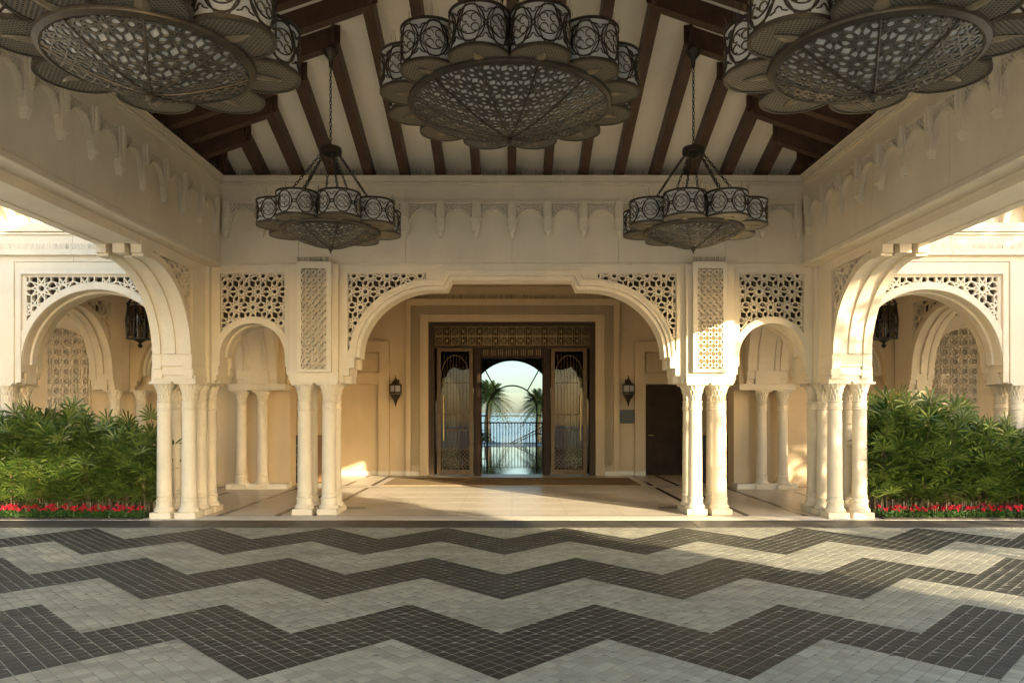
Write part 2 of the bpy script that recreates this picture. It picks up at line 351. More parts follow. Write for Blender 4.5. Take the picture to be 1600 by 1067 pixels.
# ten-fold star pattern (decagons and bow-ties), unit: distance between rosettes = 1
def star_pattern(ext):
    a = 0.5; s = 2*a*math.tan(radians(18)); Rc = a/cos(radians(18)); segs = []
    v1 = (1.0, 0.0); v2 = (cos(radians(72)), sin(radians(72)))
    P = lambda o, k: (o[0]+Rc*cos(radians(k)), o[1]+Rc*sin(radians(k)))
    O = (0, 0); V = (v1[0]+v2[0], v1[1]+v2[1])
    bow = [P(O, 18), P(O, 54), P(v2, 306), P(v2, 342), P(V, 234), P(v1, 126)]
    if area2(bow) < 0: bow = bow[::-1]
    rays = []
    th = radians(72)
    for i in range(6):
        p, q = bow[i], bow[(i+1) % 6]; mx, my = (p[0]+q[0])/2, (p[1]+q[1])/2; e = atan2(q[1]-p[1], q[0]-p[0])
        rays.append(((mx, my), e+th)); rays.append(((mx, my), e+pi-th))
    cand = []
    for i in range(12):
        for j in range(i+1, 12):
            (p, a1), (q, a2) = rays[i], rays[j]
            if p == q: continue
            d = cos(a1)*sin(a2)-sin(a1)*cos(a2)
            if abs(d) < 1e-6: continue
            t = ((q[0]-p[0])*sin(a2)-(q[1]-p[1])*cos(a2))/d; u = ((q[0]-p[0])*sin(a1)-(q[1]-p[1])*cos(a1))/d
            if t > 1e-4 and u > 1e-4: cand.append((t+u, i, j, (p[0]+t*cos(a1), p[1]+t*sin(a1))))
    cand.sort(); used = set(); bl = []
    for L, i, j, x in cand:
        if i in used or j in used or L > 1.0: continue
        used |= {i, j}; bl += [(rays[i][0], x), (rays[j][0], x)]
    n = int(ext)+3
    for i in range(-2*n, 2*n+1):
        for j in range(-n, n+1):
            ox, oy = i*v1[0]+j*v2[0], i*v1[1]+j*v2[1]
            if abs(ox) > ext+1 or abs(oy) > ext+1: continue
            mids = [(ox+a*cos(radians(36*k)), oy+a*sin(radians(36*k))) for k in range(10)]
            for k in range(10):
                p, q = mids[k], mids[(k+4) % 10]
                # rosette: keep the outer parts of the chord, leave the star eye open
                L = 0.5
                segs.append((p, (p[0]+(q[0]-p[0])*L, p[1]+(q[1]-p[1])*L))); segs.append((q, (q[0]+(p[0]-q[0])*L, q[1]+(p[1]-q[1])*L)))
            for p, q in bl: segs.append(((p[0]+ox, p[1]+oy), (q[0]+ox, q[1]+oy)))
    return segs
STAR = star_pattern(9)
def star_segs(cx, cz, size, rot=0.0):
    c, s = cos(rot)*size, sin(rot)*size
    return [((cx+a[0]*c-a[1]*s, cz+a[0]*s+a[1]*c), (cx+b[0]*c-b[1]*s, cz+b[0]*s+b[1]*c)) for a, b in STAR]
def lattice(fr, poly, name, m, parent, size=0.42, wd=0.026, d0=0.02, d1=0.07, cx=None, cz=None, rot=0.0):
    xs = [p[0] for p in poly]; zs = [p[1] for p in poly]
    cx = (min(xs)+max(xs))/2 if cx is None else cx; cz = (min(zs)+max(zs))/2 if cz is None else cz
    b = MB()
    lo = (min(xs), max(xs), min(zs), max(zs))
    for p, q in clip(star_segs(cx, cz, size, rot), poly): b.bar(fr, p, q, wd, d0+random.uniform(0, 0.0035), d1)
    for p, q in zip(poly, list(poly[1:])+[poly[0]]): b.bar(fr, p, q, wd*.9, d0+.006, d1)
    return b.build(name, m, parent)
# pixel helpers: point on the vertical plane at distance Y
def ux(px, Y): return (px-800.0)*Y/F
def uz(py, Y): return EYE+(HZ-py)*Y/F

# ================================================================== ground, driveway, floors
YK = 10.79                          # front edge of the dark granite threshold
SL = 0.0239                         # the driveway rises towards the entrance
def gz(Y): return -(YK-Y)*SL
g = MB(); g.add([(-70, -90, gz(-8)-0.012), (70, -90, gz(-8)-0.012), (70, -8, gz(-8)-0.012), (-70, -8, gz(-8)-0.012), (70, YK, -0.012), (-70, YK, -0.012), (70, 40, -0.5), (-70, 40, -0.5)],
               [(0, 1, 2, 3), (3, 2, 4, 5), (5, 4, 6, 7)])
struct(g.build('ground', 'ground'))
drv = MB(); hw = 9.75
drv.add([(-3.8, 2.2, gz(2.2)-0.002), (3.8, 2.2, gz(2.2)-0.002), (hw, YK, -0.002), (-hw, YK, -0.002)], [(0, 1, 2, 3)])
drive = struct(drv.build('driveway', 'grout'))
S2 = sqrt(2.0)
PER = 12*TS*S2; PIT = 14*TS*S2
def is_dark(X, Y):
    t = (X-PX0) % PER; t = min(t, PER-t)
    return (((PY0-t)-Y) % PIT) < PIT/2
setts = []
for p in range(-260, 180):
    for q in range(-260, 180):
        X = PX0+((p+.5)-(q+.5))*TS/S2; Y = PY0+((p+.5)+(q+.5))*TS/S2
        if Y > YK-0.075 or Y < 2.4 or abs(X) > 0.74*Y+1.6: continue
        setts.append((Y, X))
setts.sort(key=lambda s: (0 if (s[0] > 4.95 and abs(s[1]) < 0.68*s[0]) else 1, s[0]))
h = TS/2-0.0027
def sett_verts(b, X, Y, z, hh, jit=0.0):
    # a sett with a chamfered top, turned 45 degrees
    r1 = hh*S2; r0 = (hh-0.0015)*S2; tx, ty = random.uniform(-jit, jit), random.uniform(-jit, jit)
    vs = [(X+r1, Y, z-0.012), (X, Y+r1, z-0.012), (X-r1, Y, z-0.012), (X, Y-r1, z-0.012),
          (X+r1, Y, z-0.0008), (X, Y+r1, z-0.0008), (X-r1, Y, z-0.0008), (X, Y-r1, z-0.0008),
          (X+r0, Y, z+tx), (X, Y+r0, z+ty), (X-r0, Y, z-tx), (X, Y-r0, z-ty)]
    fs = [(8, 9, 10, 11)]
    for i in range(4):
        j = (i+1) % 4; fs += [(4+i, 4+j, 8+j, 8+i), (i, j, 4+j, 4+i)]
    b.add(vs, fs)
sd = MB(); sett_verts(sd, 0, 0, 0, h); me_d = sd.mesh('paving_sett', 'sett_dark')
sd = MB(); sett_verts(sd, 0, 0, 0, h); me_l = sd.mesh('paving_sett', 'sett_light')
rd, rl = MB(), MB(); jd, jl = MB(), MB()
for i, (Y, X) in enumerate(setts):
    z = gz(Y)+0.006+random.uniform(-0.0004, 0.0004); dk = is_dark(X, Y)
    rj = TS/S2; (jd if dk else jl).add([(X+rj, Y, gz(Y)+.0047), (X, Y+rj, gz(Y+rj)+.0047), (X-rj, Y, gz(Y)+.0047), (X, Y-rj, gz(Y-rj)+.0047)], [(0, 1, 2, 3)])
    if i < 300:
        o = place('paving_sett', me_d if dk else me_l, drive, (X, Y, z), 0)
        o.rotation_euler = (math.atan(SL)+random.uniform(-.004, .004), random.uniform(-.004, .004), 0)
    else:
        sett_verts(rd if dk else rl, X, Y, z, h+random.uniform(-0.0012, 0.0008), 0.0003)
tag(jd.build('pale_joint_mortar', 'grout', drive), kind='stuff'); tag(jl.build('grey_joint_mortar', 'grout2', drive), kind='stuff')
tag(rd.build('dark_paving_setts', 'sett_dark', drive), kind='stuff')
tag(rl.build('grey_paving_setts', 'sett_light', drive), kind='stuff')

# dark granite threshold slabs and pale kerb slabs
thr = struct(MB().box(-16, 16, YK, 11.53, -0.06, -0.004).build('threshold', 'grout'))
x = -14.4
while x < 14.3:
    MB().box(x+0.002, x+0.898, YK+0.003, 11.526, -0.02, 0.002+random.uniform(-.001, .001)).build('granite_slab', 'granite', thr, bevel=0.003); x += 0.9
flo = struct(MB().box(-14, 14, 11.53, 20.2, -0.06, 0.0).build('floor', 'marble'))
x = -14.0
while x < 13.9:
    MB().box(x+0.0015, x+1.3985, 11.532, 11.985, -0.03, 0.004).build('kerb_slab', 'white', flo, bevel=0.003); x += 1.4
def inl(x0, x1, y0, y1): return MB().box(x0, x1, y0, y1, -0.01, 0.004).build('inlay_strip', 'inlay', flo)
inl(-13, 13, 11.995, 12.03)
for s in (-1, 1):
    for X in (3.18, 3.78):
        for y0, y1 in ((12.06, 16.55), (17.0, 19.72)):
            if X == 3.78 and y0 < 13: y1 = 16.55
            inl(s*X-0.045, s*X+0.045, y0, y1)
    inl(min(s*3.28, s*8), max(s*3.28, s*8), 16.56, 16.60); inl(min(s*3.28, s*8), max(s*3.28, s*8), 16.94, 16.98)
    inl(s*4.72-0.045, s*4.72+0.045, 12.06, 16.5); inl(s*5.9-0.045, s*5.9+0.045, 12.9, 15.6)
    inl(min(s*2.55, s*3.13), max(s*2.55, s*3.13), 13.0, 13.08)
inl(-3.13, 3.13, 16.56, 16.6)
# floor slabs: hairline joints between the marble slabs of the open centre
for Y in (12.9, 13.8, 14.7, 15.6):
    MB().box(-3.12, 3.12, Y, Y+0.004, -0.005, 0.0015).build('slab_joint', 'shelf', flo)
for k in range(-3, 4):
    MB().box(k*0.9-.002, k*0.9+.002, 12.04, 16.55, -0.005, 0.001).build('slab_joint', 'shelf', flo)
tag(MB().box(-2.95, 2.95, 17.02, 18.95, 0.0, 0.016).build('door_mat', 'mat', None, bevel=0.006), 'wide brown coir mat on the marble floor before the entrance doors', 'door mat')

# ================================================================== stone columns
COLH = 2.135
def column_meshes():
    b = MB(); b.box(-.163, .163, -.163, .163, 0, .095); plinth = b.mesh('base', 'stone2', fix=True)
    prof = [(.150, .095), (.158, .11), (.155, .13), (.142, .15), (.128, .165), (.124, .19), (.121, .25), (.131, .256), (.131, .275), (.118, .285), (.115, .33), (.119, .336), (.119, .346), (.114, .352)]
    b = MB(); b.lathe(prof, 32, cap=False); torus = b.mesh('base_ring', 'stone2', smooth=True)
    prof = [(.113, .345), (.1125, .8), (.108, 1.3), (.105, 1.70)]
    b = MB(); b.lathe(prof, 32, cap=False); shaft = b.mesh('shaft', 'stone2', smooth=True)
    prof = [(.105, 1.695), (.114, 1.70), (.117, 1.712), (.112, 1.722), (.108, 1.728), (.112, 1.735), (.115, 1.746), (.110, 1.758), (.107, 1.77), (.107, 1.815), (.114, 1.822), (.117, 1.835), (.112, 1.846)]
    b = MB(); b.lathe(prof, 32, cap=False); neck = b.mesh('neck_ring', 'stone2', smooth=True)
    # capital with three rows of carved leaves
    n = 84; rows = 40; vs = []; fs = []
    for j in range(rows+1):
        t = j/rows; z = 1.845+t*(2.105-1.845)
        base = .096+.012*t+(.052*max(0, (t-.25)/.75)**1.5)
        u = t*3 if t < .999 else 2.999; r = int(u); f = u-r
        for i in range(n):
            a = 2*pi*i/n
            ph = 14*a+(pi if r % 2 else 0)
            leaf = max(0.0, cos(ph))**0.5 if cos(ph) > 0 else 0
            bulge = leaf*(0.35+0.65*f)*(1-0.6*max(0, f-.85)/.15)
            vs.append(((base+.021*bulge-.010)*cos(a), (base+.021*bulge-.010)*sin(a), z))
    for j in range(rows):
        for i in range(n):
            a = j*n+i; c = j*n+(i+1) % n; fs.append((a, c, c+n, a+n))
    b = MB(); b.add(vs, fs); cap = b.mesh('capital', 'stone2', smooth='all')
    b = MB(); b.box(-.175, .175, -.175, .175, 2.10, COLH); aba = b.mesh('abacus', 'stone2', fix=True)
    return [('base', plinth), ('base_ring', torus), ('shaft', shaft), ('neck_ring', neck), ('capital', cap), ('abacus', aba)]
CM = column_meshes()
def column(x, y, label, group, half=None):
    t = thing('stone_column', label, 'column', (x, y, 0), group)
    for n_, me in CM:
        o = place(n_, me, t, (0, 0, 0), world=False)
        if n_ in ('base', 'abacus'):
            bv = o.modifiers.new('bevel', 'BEVEL'); bv.width = .006; bv.segments = 2
    return t
for s in (-1, 1):
    for i, x in enumerate((3.0, 3.4)):
        for j, y in enumerate((12.27, 12.67)):
            column(s*x, y, ('front' if j == 0 else 'rear')+' cream column of the four under the lattice pier, '+('main' if i == 0 else 'small')+' arch side, '+SIDE[s], 'columns under the carved piers')
    for i, x in enumerate((5.10, 5.49)):
        for j, y in enumerate((11.83, 12.24, 12.65)):
            column(s*x, y, ('foremost', 'middle', 'rearmost')[j]+' cream column of the corner cluster, '+('small arch' if i == 0 else 'hedge')+' flank, '+SIDE[s], 'columns of the corner clusters')
    for j, y in enumerate((12.62, 13.02)):
        column(s*8.5, y, ('front' if j == 0 else 'second')+' cream column of the wing arcade behind the hedge, '+SIDE[s], 'wing arcade columns')
    for x in (5.44, 5.90):
        column(s*x, 16.33, 'cream half-engaged column on the gallery pier, '+('inner' if x < 5.6 else 'outer')+' of the pair, '+SIDE[s], 'gallery pier columns')
    column(s*8.35, 15.75, 'cream column under the back end of the gallery cross arch, '+SIDE[s], 'gallery back columns')
    column(s*7.95, 16.05, 'cream column beside the blind niche arch of the gallery, '+SIDE[s], 'gallery niche columns')
    # out-of-frame near cluster that carries the other end of the side arch
    for x in (5.10, 5.49):
        for y in (2.25, 2.66, 3.07):
            column(s*x, y, 'cream column of the near corner cluster of the porte cochere', 'near corner columns')

# ================================================================== entrance arcade wall
YF = 12.2
ZB = COLH                              # underside of walls, on the abaci
ZU = 4.05                              # underside of the upper wall
def frF(u, d, z): return (u, YF+d, z)
fx = lambda px: ux(px, YF); fz = lambda py: uz(py, YF)
arcade = thing('entrance_arcade', 'cream stone arcade wall with one wide arch, two small arches and pierced star screens', 'wall', (0, YF, 0))
FOOT = fz(558)
def main_path():                       # opening of the wide arch, left foot to right foot
    L = [(fx(536), ZB), (fx(536), fz(587)), (fx(545), fz(587)), (fx(545), fz(575)), (fx(553), fz(575)), (fx(553), FOOT), (fx(550), FOOT)]
    L += arc(fx(676), FOOT, fx(676)-fx(550), fz(441)-FOOT, 180, 90, 22)[1:]
    L += [(fx(691), fz(441)), (fx(698), fz(426))]
    return L+[(-a, b) for a, b in L[::-1]]
MP = main_path()
XP0, XP1 = ux(530, 12.2), ux(455, 12.2)          # pier edges (left pier)
def spandrel_hole():                   # pierced screen above the haunch, left
    cx, cz, R = fx(676), fz(564), 129/95.9
    a0 = math.degrees(math.acos(max(-1, (fx(543)+0.02-cx)/R))); x0, x1, z1 = fx(543), fx(666), fz(427)
    pts = [(x0, z1)]+[(x1, z1)]
    zz = cz+sqrt(R*R-(x1-cx)**2); pts.append((x1, zz))
    ar = arc(cx, cz, R, R, 95, 172, 18)
    pts += [p for p in ar if x0+0.05 < p[0] < x1-0.01 and p[1] > fz(548)]
    pts += [(fx(549), fz(548.6)), (x0, fz(548.6))]
    return pts
SH = spandrel_hole(); SHr = [(-a, b) for a, b in SH[::-1]]
outer = [(XP0, ZB), (XP0, ZU), (-XP0, ZU), (-XP0, ZB)]+MP[::-1]
MB().plate(frF, outer, 0, 0.14, [SH, SHr]).build('arch_front', 'stone', arcade, bevel=0.004)
MB().plate(frF, outer, 0.52, 0.66, [SH, SHr]).build('arch_back', 'stone', arcade)
P2 = MP[6:-6]
for s in (-1, 1): MB().box(min(s*abs(XP0), s*abs(fx(546))), max(s*abs(XP0), s*abs(fx(546))), YF+.14, YF+.52, ZB+.002, FOOT).build('springer_block', 'stone', arcade)
MB().strip(frF, offset(P2, -0.10), offset(P2, 0.05), 0.135, 0.525).build('arch_soffit', 'stone', arcade)
MB().strip(frF, offset(P2, -0.05), offset(P2, 0.005), 0.02, 0.10).build('arch_moulding', 'stone2', arcade, bevel=0.006)
MB().strip(frF, offset(P2, -0.115), offset(P2, -0.052), 0.06, 0.16).build('arch_moulding', 'stone2', arcade, bevel=0.006)
MB().strip(frF, offset(P2, 0.015), offset(P2, 0.05), -0.012, 0.01).build('arch_fillet', 'stone2', arcade, bevel=0.003)
for pl, s in ((SH, -1), (SHr, 1)): lattice(frF, pl, 'star_screen', 'stone', arcade, cx=s*abs(fx(570)), cz=fz(455), size=0.27, wd=0.0165, d0=0.03, d1=0.08); lattice(frF, pl, 'shade_back_screen', 'dark', arcade, cx=s*abs(fx(566)), cz=fz(459), size=0.27, wd=0.06, d0=0.22, d1=0.26)  # rear screen coloured dark to stand for shade in the openings
# small arches
CS = abs(fx(394)); RS = 0.535; ZC = fz(556); RO = 0.640
for s in (-1, 1):
    c = s*CS; xl, xr = sorted((s*4.90, s*abs(XP1)))
    hl = 0.53
    z1, z2, z3 = fz(572), fz(585), fz(594)
    path = [(c-hl-.085, ZB), (c-hl-.085, z3), (c-hl-.055, z3), (c-hl-.055, z2), (c-hl-.025, z2), (c-hl-.025, z1), (c-hl, z1)]
    path += arc(c, ZC, hl, RS, 180, 0, 28)
    path += [(c+hl, z1), (c+hl+.025, z1), (c+hl+.025, z2), (c+hl+.055, z2), (c+hl+.055, z3), (c+hl+.085, z3), (c+hl+.085, ZB)]
    path = [(min(max(p[0], xl+.004), xr-.004), p[1]) for p in path]
    hx = 0.525; zz = ZC+sqrt(RO*RO-hx*hx)
    a0 = math.degrees(math.acos(hx/RO))
    hole = [(c-hx, fz(427)), (c+hx, fz(427))]+arc(c, ZC, RO, RO, a0, 180-a0, 22)
    po = [(xl, ZB), (xl, ZU), (xr, ZU), (xr, ZB)]+path[::-1]
    MB().plate(frF, po, 0, 0.14, [hole]).build('arch_front', 'stone', arcade, bevel=0.004)
    MB().plate(frF, po, 0.52, 0.66, [hole]).build('arch_back', 'stone', arcade)
    core = path[7:-7]
    for u0, u1 in ((xl+.006, c-hl-.06), (c+hl+.06, xr-.006)): MB().box(u0, u1, YF+.14, YF+.52, ZB+.002, ZC+.05).build('springer_block', 'stone', arcade)
    MB().strip(frF, offset(core, 0.014), offset(core, 0.07), 0.135, 0.525).build('arch_soffit', 'stone', arcade)
    MB().strip(frF, offset(core, -0.02), offset(core, 0.05), 0.27, 0.39).build('arch_moulding', 'stone2', arcade, bevel=0.006)
    lattice(frF, hole, 'star_screen', 'stone', arcade, cx=c-0.19, cz=fz(455), size=0.27, wd=0.0165, d0=0.03, d1=0.08); lattice(frF, hole, 'shade_back_screen', 'dark', arcade, cx=c-0.16, cz=fz(460), size=0.27, wd=0.06, d0=0.22, d1=0.26)  # dark rear screen again paints the shade behind the small arch
# carved piers over the four-column groups
def ogee(fr, x0, x1, z0, z1, cols, rows, parent, name='carved_lattice', m='stone2', wd=0.014, d0=-0.004, d1=0.045):
    b = MB(); cw = (x1-x0)/cols; rh = (z1-z0)/rows
    for k in range(-1, cols*2+1):
        for par in (0, 1):
            pts = []
            for i in range(rows*8+1):
                t = i/8.0; ph = pi*t+(0 if (k % 2) == 0 else 0)
                xx = x0+k*cw*0.5+cw*0.25+(0.25*cw*cos(ph))*(1 if par else -1)
                pts.append((xx, z0+t*rh))
            for p, q in zip(pts[:-1], pts[1:]):
                if x0-1e-4 <= (p[0]+q[0])/2 <= x1+1e-4: b.bar(fr, p, q, wd, d0, d1)
    return b.build(name, m, parent)
for s in (-1, 1):
    x0, x1 = sorted((s*abs(XP0), s*abs(XP1)))
    x0 += 0.002; x1 -= 0.002
    pier = MB().box(x0, x1, 12.10, 12.86, ZB+0.0, ZU+0.01).build('carved_pier', 'stone', arcade, bevel=0.006)
    def frP(u, d, z): return (u, 12.10+d, z)
    fpx = lambda px: ux(px, 12.1)
    a0, a1 = sorted((s*abs(fpx(466)), s*abs(fpx(519)))); b0, b1 = sorted((s*abs(fpx(472.5)), s*abs(fpx(511.5))))
    za, zb_ = uz(582, 12.1), ZU+0.03; zc, zd = uz(577, 12.1), uz(421, 12.1)
    MB().plate(frP, [(a0, za), (a1, za), (a1, zb_), (a0, zb_)], -0.085, 0.0, [[(b0, zc), (b1, zc), (b1, zd), (b0, zd)]]).build('panel_frame', 'stone2', pier, bevel=0.005)
    ogee(frP, b0, b1, zc, zd, 2, 13, pier, 'carved_lattice', 'stone2', wd=0.022, d0=-0.075, d1=0.0)
    sp = MB()
    for k in range(60): xx = a0+(a1-a0)*random.random(); sp.tube([(xx, 12.07, zb_), (xx+random.uniform(-.02, .02), 12.05+random.uniform(-.03, .03), zb_+.08)], .0016, 3)
    sp.build('bird_spikes', 'wire', pier)['kind'] = 'stuff'
# corner pilasters
for s in (-1, 1):
    x0, x1 = sorted((s*4.905, s*5.0))
    MB().box(x0, x1, 12.12, 12.86, ZB, ZU+.004).build('corner_pilaster', 'stone', arcade, bevel=0.006)
# upper wall panels, mouldings, cornice
xs = [-4.95, -3.48, -1.74, 0.0, 1.74, 3.48, 4.95]
MB().box(-4.9, 4.9, YF+.05, YF+.62, ZU+.02, 5.46).build('wall_core', 'stone', arcade)
for a, b_ in zip(xs[:-1], xs[1:]): MB().box(a+.002, b_-.002, YF, YF+.06, ZU+.035, 5.36).build('wall_panel', 'stone', arcade, bevel=0.003)
MB().box(-4.9, 4.9, YF-.022, YF+.1, ZU, ZU+.034).build('string_moulding', 'stone2', arcade, bevel=0.006)
def cornice(b, fr, u0, u1):
    for d, za, zb_ in ((-.03, 5.335, 5.362), (-.06, 5.362, 5.385), (-.045, 5.385, 5.40), (-.085, 5.40, 5.475), (-.10, 5.475, 5.49)): b.fbox(fr, u0, u1, d, 0.3, za, zb_)
    return b
cornice(MB(), frF, -4.76, 4.76).build('cornice', 'stone2', arcade, bevel=0.004)
# scalloped frieze: shared meshes
FU = 0.58
def frieze_meshes():
    fr = lambda u, d, z: (u, d, z)
    # z relative to 0 = top of the frieze (5.08)
    op = [(-.235, -.48), (-.235, -.43), (-.225, -.43), (-.225, -.385), (-.21, -.385), (-.21, -.335), (-.195, -.335)]+arc(0, -.335, .195, .19, 180, 0, 18)[1:]+[(.21, -.335), (.21, -.385), (.225, -.385), (.225, -.43), (.235, -.43), (.235, -.48)]
    po = [(-.29, -.48), (-.29, 0), (.29, 0), (.29, -.48)]+op[::-1]
    hl = [(-.218, -.035), (-.01, -.035), (-.01, -.112)]+arc(0, -.335, .222, .222, 93, 170, 10)+[(-.218, -.28)]
    hr = [(-a, b) for a, b in hl[::-1]]
    b = MB().plate(fr, po, -.06, 0.002, [hl, hr])
    ring = arc(0, -.335, .195, .19, 180, 0, 18)
    b.strip(fr, offset(ring, -.0), offset(ring, .02), -.072, -.055)
    b.v = [(x_, y_+.006, z_) for x_, y_, z_ in b.v]
    pl = b.mesh('frieze_arch', 'stone2')
    segs = []
    for k in range(-30, 31):
        t = k*.060; segs += [((t-.5, -.5), (t+.5, .5)), ((t-.5, .5), (t+.5, -.5))]
    b = MB()
    for h_ in (hl, hr):
        for p, q in clip(segs, h_, .006): b.bar(fr, p, q, .0165, -.048, .004)
    la = b.mesh('pierced_lattice', 'stone2')
    b = MB(); b.box(-.059, .059, -.085, 0, -.482, .004); b.box(-.028, .028, -.11, -.08, -.25, .006); b.box(-.034, .034, -.115, -.08, -.27, -.25)
    b.box(-.05, .05, -.097, 0, -.498, -.478)
    b.add([(-.036, -.085, -.498), (.036, -.085, -.498), (.042, 0, -.498), (-.042, 0, -.498), (-.019, -.06, -.585), (.019, -.06, -.585), (.022, 0, -.585), (-.022, 0, -.585)],
          [(0, 1, 5, 4), (1, 2, 6, 5), (3, 0, 4, 7), (4, 5, 6, 7)])
    b.v = [(x_, y_+.006, z_) for x_, y_, z_ in b.v]
    pb = b.mesh('pendant_bracket', 'stone2', fix=True)
    return pl, la, pb
FA, FL, FP = frieze_meshes()
def frieze(fr_pt, rz, n, parent, centre):
    for i in range(-n, n+1):
        x, y = fr_pt(i*FU); o = place('pendant_bracket', FP, parent, (x, y, 5.08), rz)
        if i < n:
            x, y = fr_pt((i+.5)*FU); o = place('frieze_arch', FA, parent, (x, y, 5.08), rz); place('pierced_lattice', FL, o, (0, 0, 0), world=False)
frieze(lambda t: (t, YF), 0, 8, arcade, 0)
sp = MB()
for k in range(420):
    xx = random.uniform(-4.7, 4.7); sp.tube([(xx, YF-.04, 5.485), (xx+random.uniform(-.03, .03), YF-.05+random.uniform(-.05, .05), 5.6)], .0018, 3)
sp.build('bird_spikes', 'wire', arcade)['kind'] = 'stuff'

# ================================================================== side beams with quarter-arch haunches
YC = 7.35
XI = 4.96; XO = 5.56
for s in (-1, 1):
    side = thing('side_beam_wall', 'deep cream side beam with scalloped frieze on a stepped arch, '+SIDE[s], 'wall', (s*5.25, YC, 0), 'side walls of the porte cochere')
    frS = (lambda s_: (lambda u, d, z: (s_*(XI+d), u, z)))(s)
    YFt = 11.56
    def half():
        L = [(11.66, ZB), (11.66, fz(594)), (11.62, fz(594)), (11.62, fz(580)), (11.59, fz(580)), (11.59, FOOT), (YFt, FOOT)]
        L += arc(YFt-1.31, FOOT, 1.31, 1.22, 0, 90, 22)[1:]
        L += [(YFt-1.31-.16, FOOT+1.22), (YFt-1.31-.16, FOOT+1.30), (YFt-1.31-.22, FOOT+1.30), (YFt-1.31-.22, 3.90)]
        return L
    L = half(); path = L+[(2*YC-a, b) for a, b in L[::-1]]
    Yb = 12.12; top = 3.965
    po = [(Yb, ZB), (Yb, top), (2*YC-Yb, top), (2*YC-Yb, ZB)]+path[::-1]
    cx, cz, R = YFt-1.31, FOOT-.06, 1.40
    x0, x1, z1, zlo = cx+.10, YFt+.07, 3.87, FOOT+.10
    hole = [(x1, z1), (x0, z1), (x0, cz+sqrt(R*R-.01))]+[p for p in arc(cx, cz, R, R, 85, 6, 18) if p[0] > x0+.02 and p[1] > zlo+.02 and p[0] < x1-.005]+[(min(cx+sqrt(R*R-(zlo-cz)**2), x1-.004), zlo), (x1, zlo)]
    hole2 = [(2*YC-a, b) for a, b in hole[::-1]]
    MB().plate(frS, po, 0, .13, [hole, hole2]).build('arch_face', 'stone', side, bevel=0.005)
    MB().plate(frS, po, .47, .60).build('arch_face', 'stone', side, bevel=0.005)
    for P in (path[6:29], path[-29:-6]):
        sg = 1
        MB().strip(frS, offset(P, -.03), offset(P, -.09), .125, .475).build('arch_soffit', 'stone', side)
        MB().strip(frS, offset(P, -.004), offset(P, -.06), .24, .36).build('soffit_moulding', 'stone2', side, bevel=0.006)
    for hl in (hole, hole2): lattice(frS, hl, 'star_screen', 'stone', side, size=0.32, wd=0.02, d0=.03, d1=.08, cx=hl[0][0]-.25 if hl is hole else hl[-1][0]+.25, cz=3.55)
    for hl in (hole, hole2): MB().plate(frS, hl, .27, .29).build('gap_shade_board', 'dark', side)  # added dark sheet in place of shade inside the haunch screen
    MB().fbox(frS, 2*YC-12.1, 12.1, -.0, .60, 3.966, 4.02).build('beam_soffit', 'stone', side, bevel=0.004)
    # flat soffit between the bracket ends
    MB().fbox(frS, 2*YC-10.03, 10.03, .13, .47, 3.915, 3.964).build('beam_soffit', 'stone', side)
    for e in (1, -1):
        ya, yb = sorted((YC+e*(10.03-YC), YC+e*(10.12-YC)))
    # big corbel blocks on the columns
    for e in (1, -1):
        for dd, za, zb_, yo in ((.035, FOOT-.19, FOOT-.0, .03), (.0, FOOT-.33, FOOT-.195, .055), (-.03, ZB+.001, FOOT-.335, .09)):
            pass
        y0, y1 = sorted((YC+e*(11.655-YC), YC+e*(12.84-YC)))
        MB().fbox(frS, y0+.004, y1, -.028, .66, ZB, ZB+.10).build('corbel_block', 'stone2', side, bevel=0.006)
        y0, y1 = sorted((YC+e*(11.625-YC), YC+e*(12.80-YC)))
        MB().fbox(frS, y0+.004, y1, .0-.012, .64, ZB+.10, ZB+.235).build('corbel_block', 'stone2', side, bevel=0.006)
        y0, y1 = sorted((YC+e*(11.595-YC), YC+e*(12.76-YC)))
        MB().fbox(frS, y0+.004, y1, -.006, .62, ZB+.235, FOOT).build('corbel_block', 'stone2', side, bevel=0.006)
    # the block where the haunch meets the flat soffit
        y0, y1 = sorted((YC+e*(10.0-YC), YC+e*(10.16-YC)))
        for d0, d1 in ((-.012, .135), (.465, .612), (.22, .38)):
            MB().fbox(frS, y0, y1, d0, d1, 3.79, 3.967).build('haunch_block', 'stone2', side, bevel=0.006)
        y0, y1 = sorted((YC+e*(10.05-YC), YC+e*(10.28-YC)))
        for d0, d1 in ((-.016, .138), (.462, .616)):
            MB().fbox(frS, y0, y1, d0, d1, 3.755, 3.792).build('haunch_block', 'stone2', side, bevel=0.006)
    # upper beam
    def frB(u, d, z, s_=s): return (s_*(4.75+d), u, z)
    MB().fbox(frB, 2*YC-12.2, 12.2, .05, .82, 4.021, 5.46).build('wall_core', 'stone', side)
    ys = [2*YC-12.16, 4.65, 6.39, 8.13, 9.87, 11.61, 12.2]
    for a, b_ in zip(ys[:-1], ys[1:]): MB().fbox(frB, a+.002, b_-.002, 0, .06, 4.10, 5.34).build('wall_panel', 'stone', side, bevel=0.003)
    MB().fbox(frB, 2*YC-12.15, 12.19, -.028, .1, 4.022, 4.098).build('string_moulding', 'stone2', side, bevel=0.01)
    b = MB()
    for d, za, zb_ in ((-.03, 5.338, 5.364), (-.06, 5.364, 5.387), (-.045, 5.387, 5.402), (-.085, 5.402, 5.473), (-.10, 5.473, 5.487)): b.fbox(frB, 2*YC-12.2, 12.15, d, .3, za, zb_)
    b.build('cornice', 'stone2', side, bevel=0.004)
    frieze(lambda t, s_=s: (s_*4.75, YF-.30-8*FU+t), s*(-pi/2) if s > 0 else pi/2, 8, side, 0)
    sp = MB()
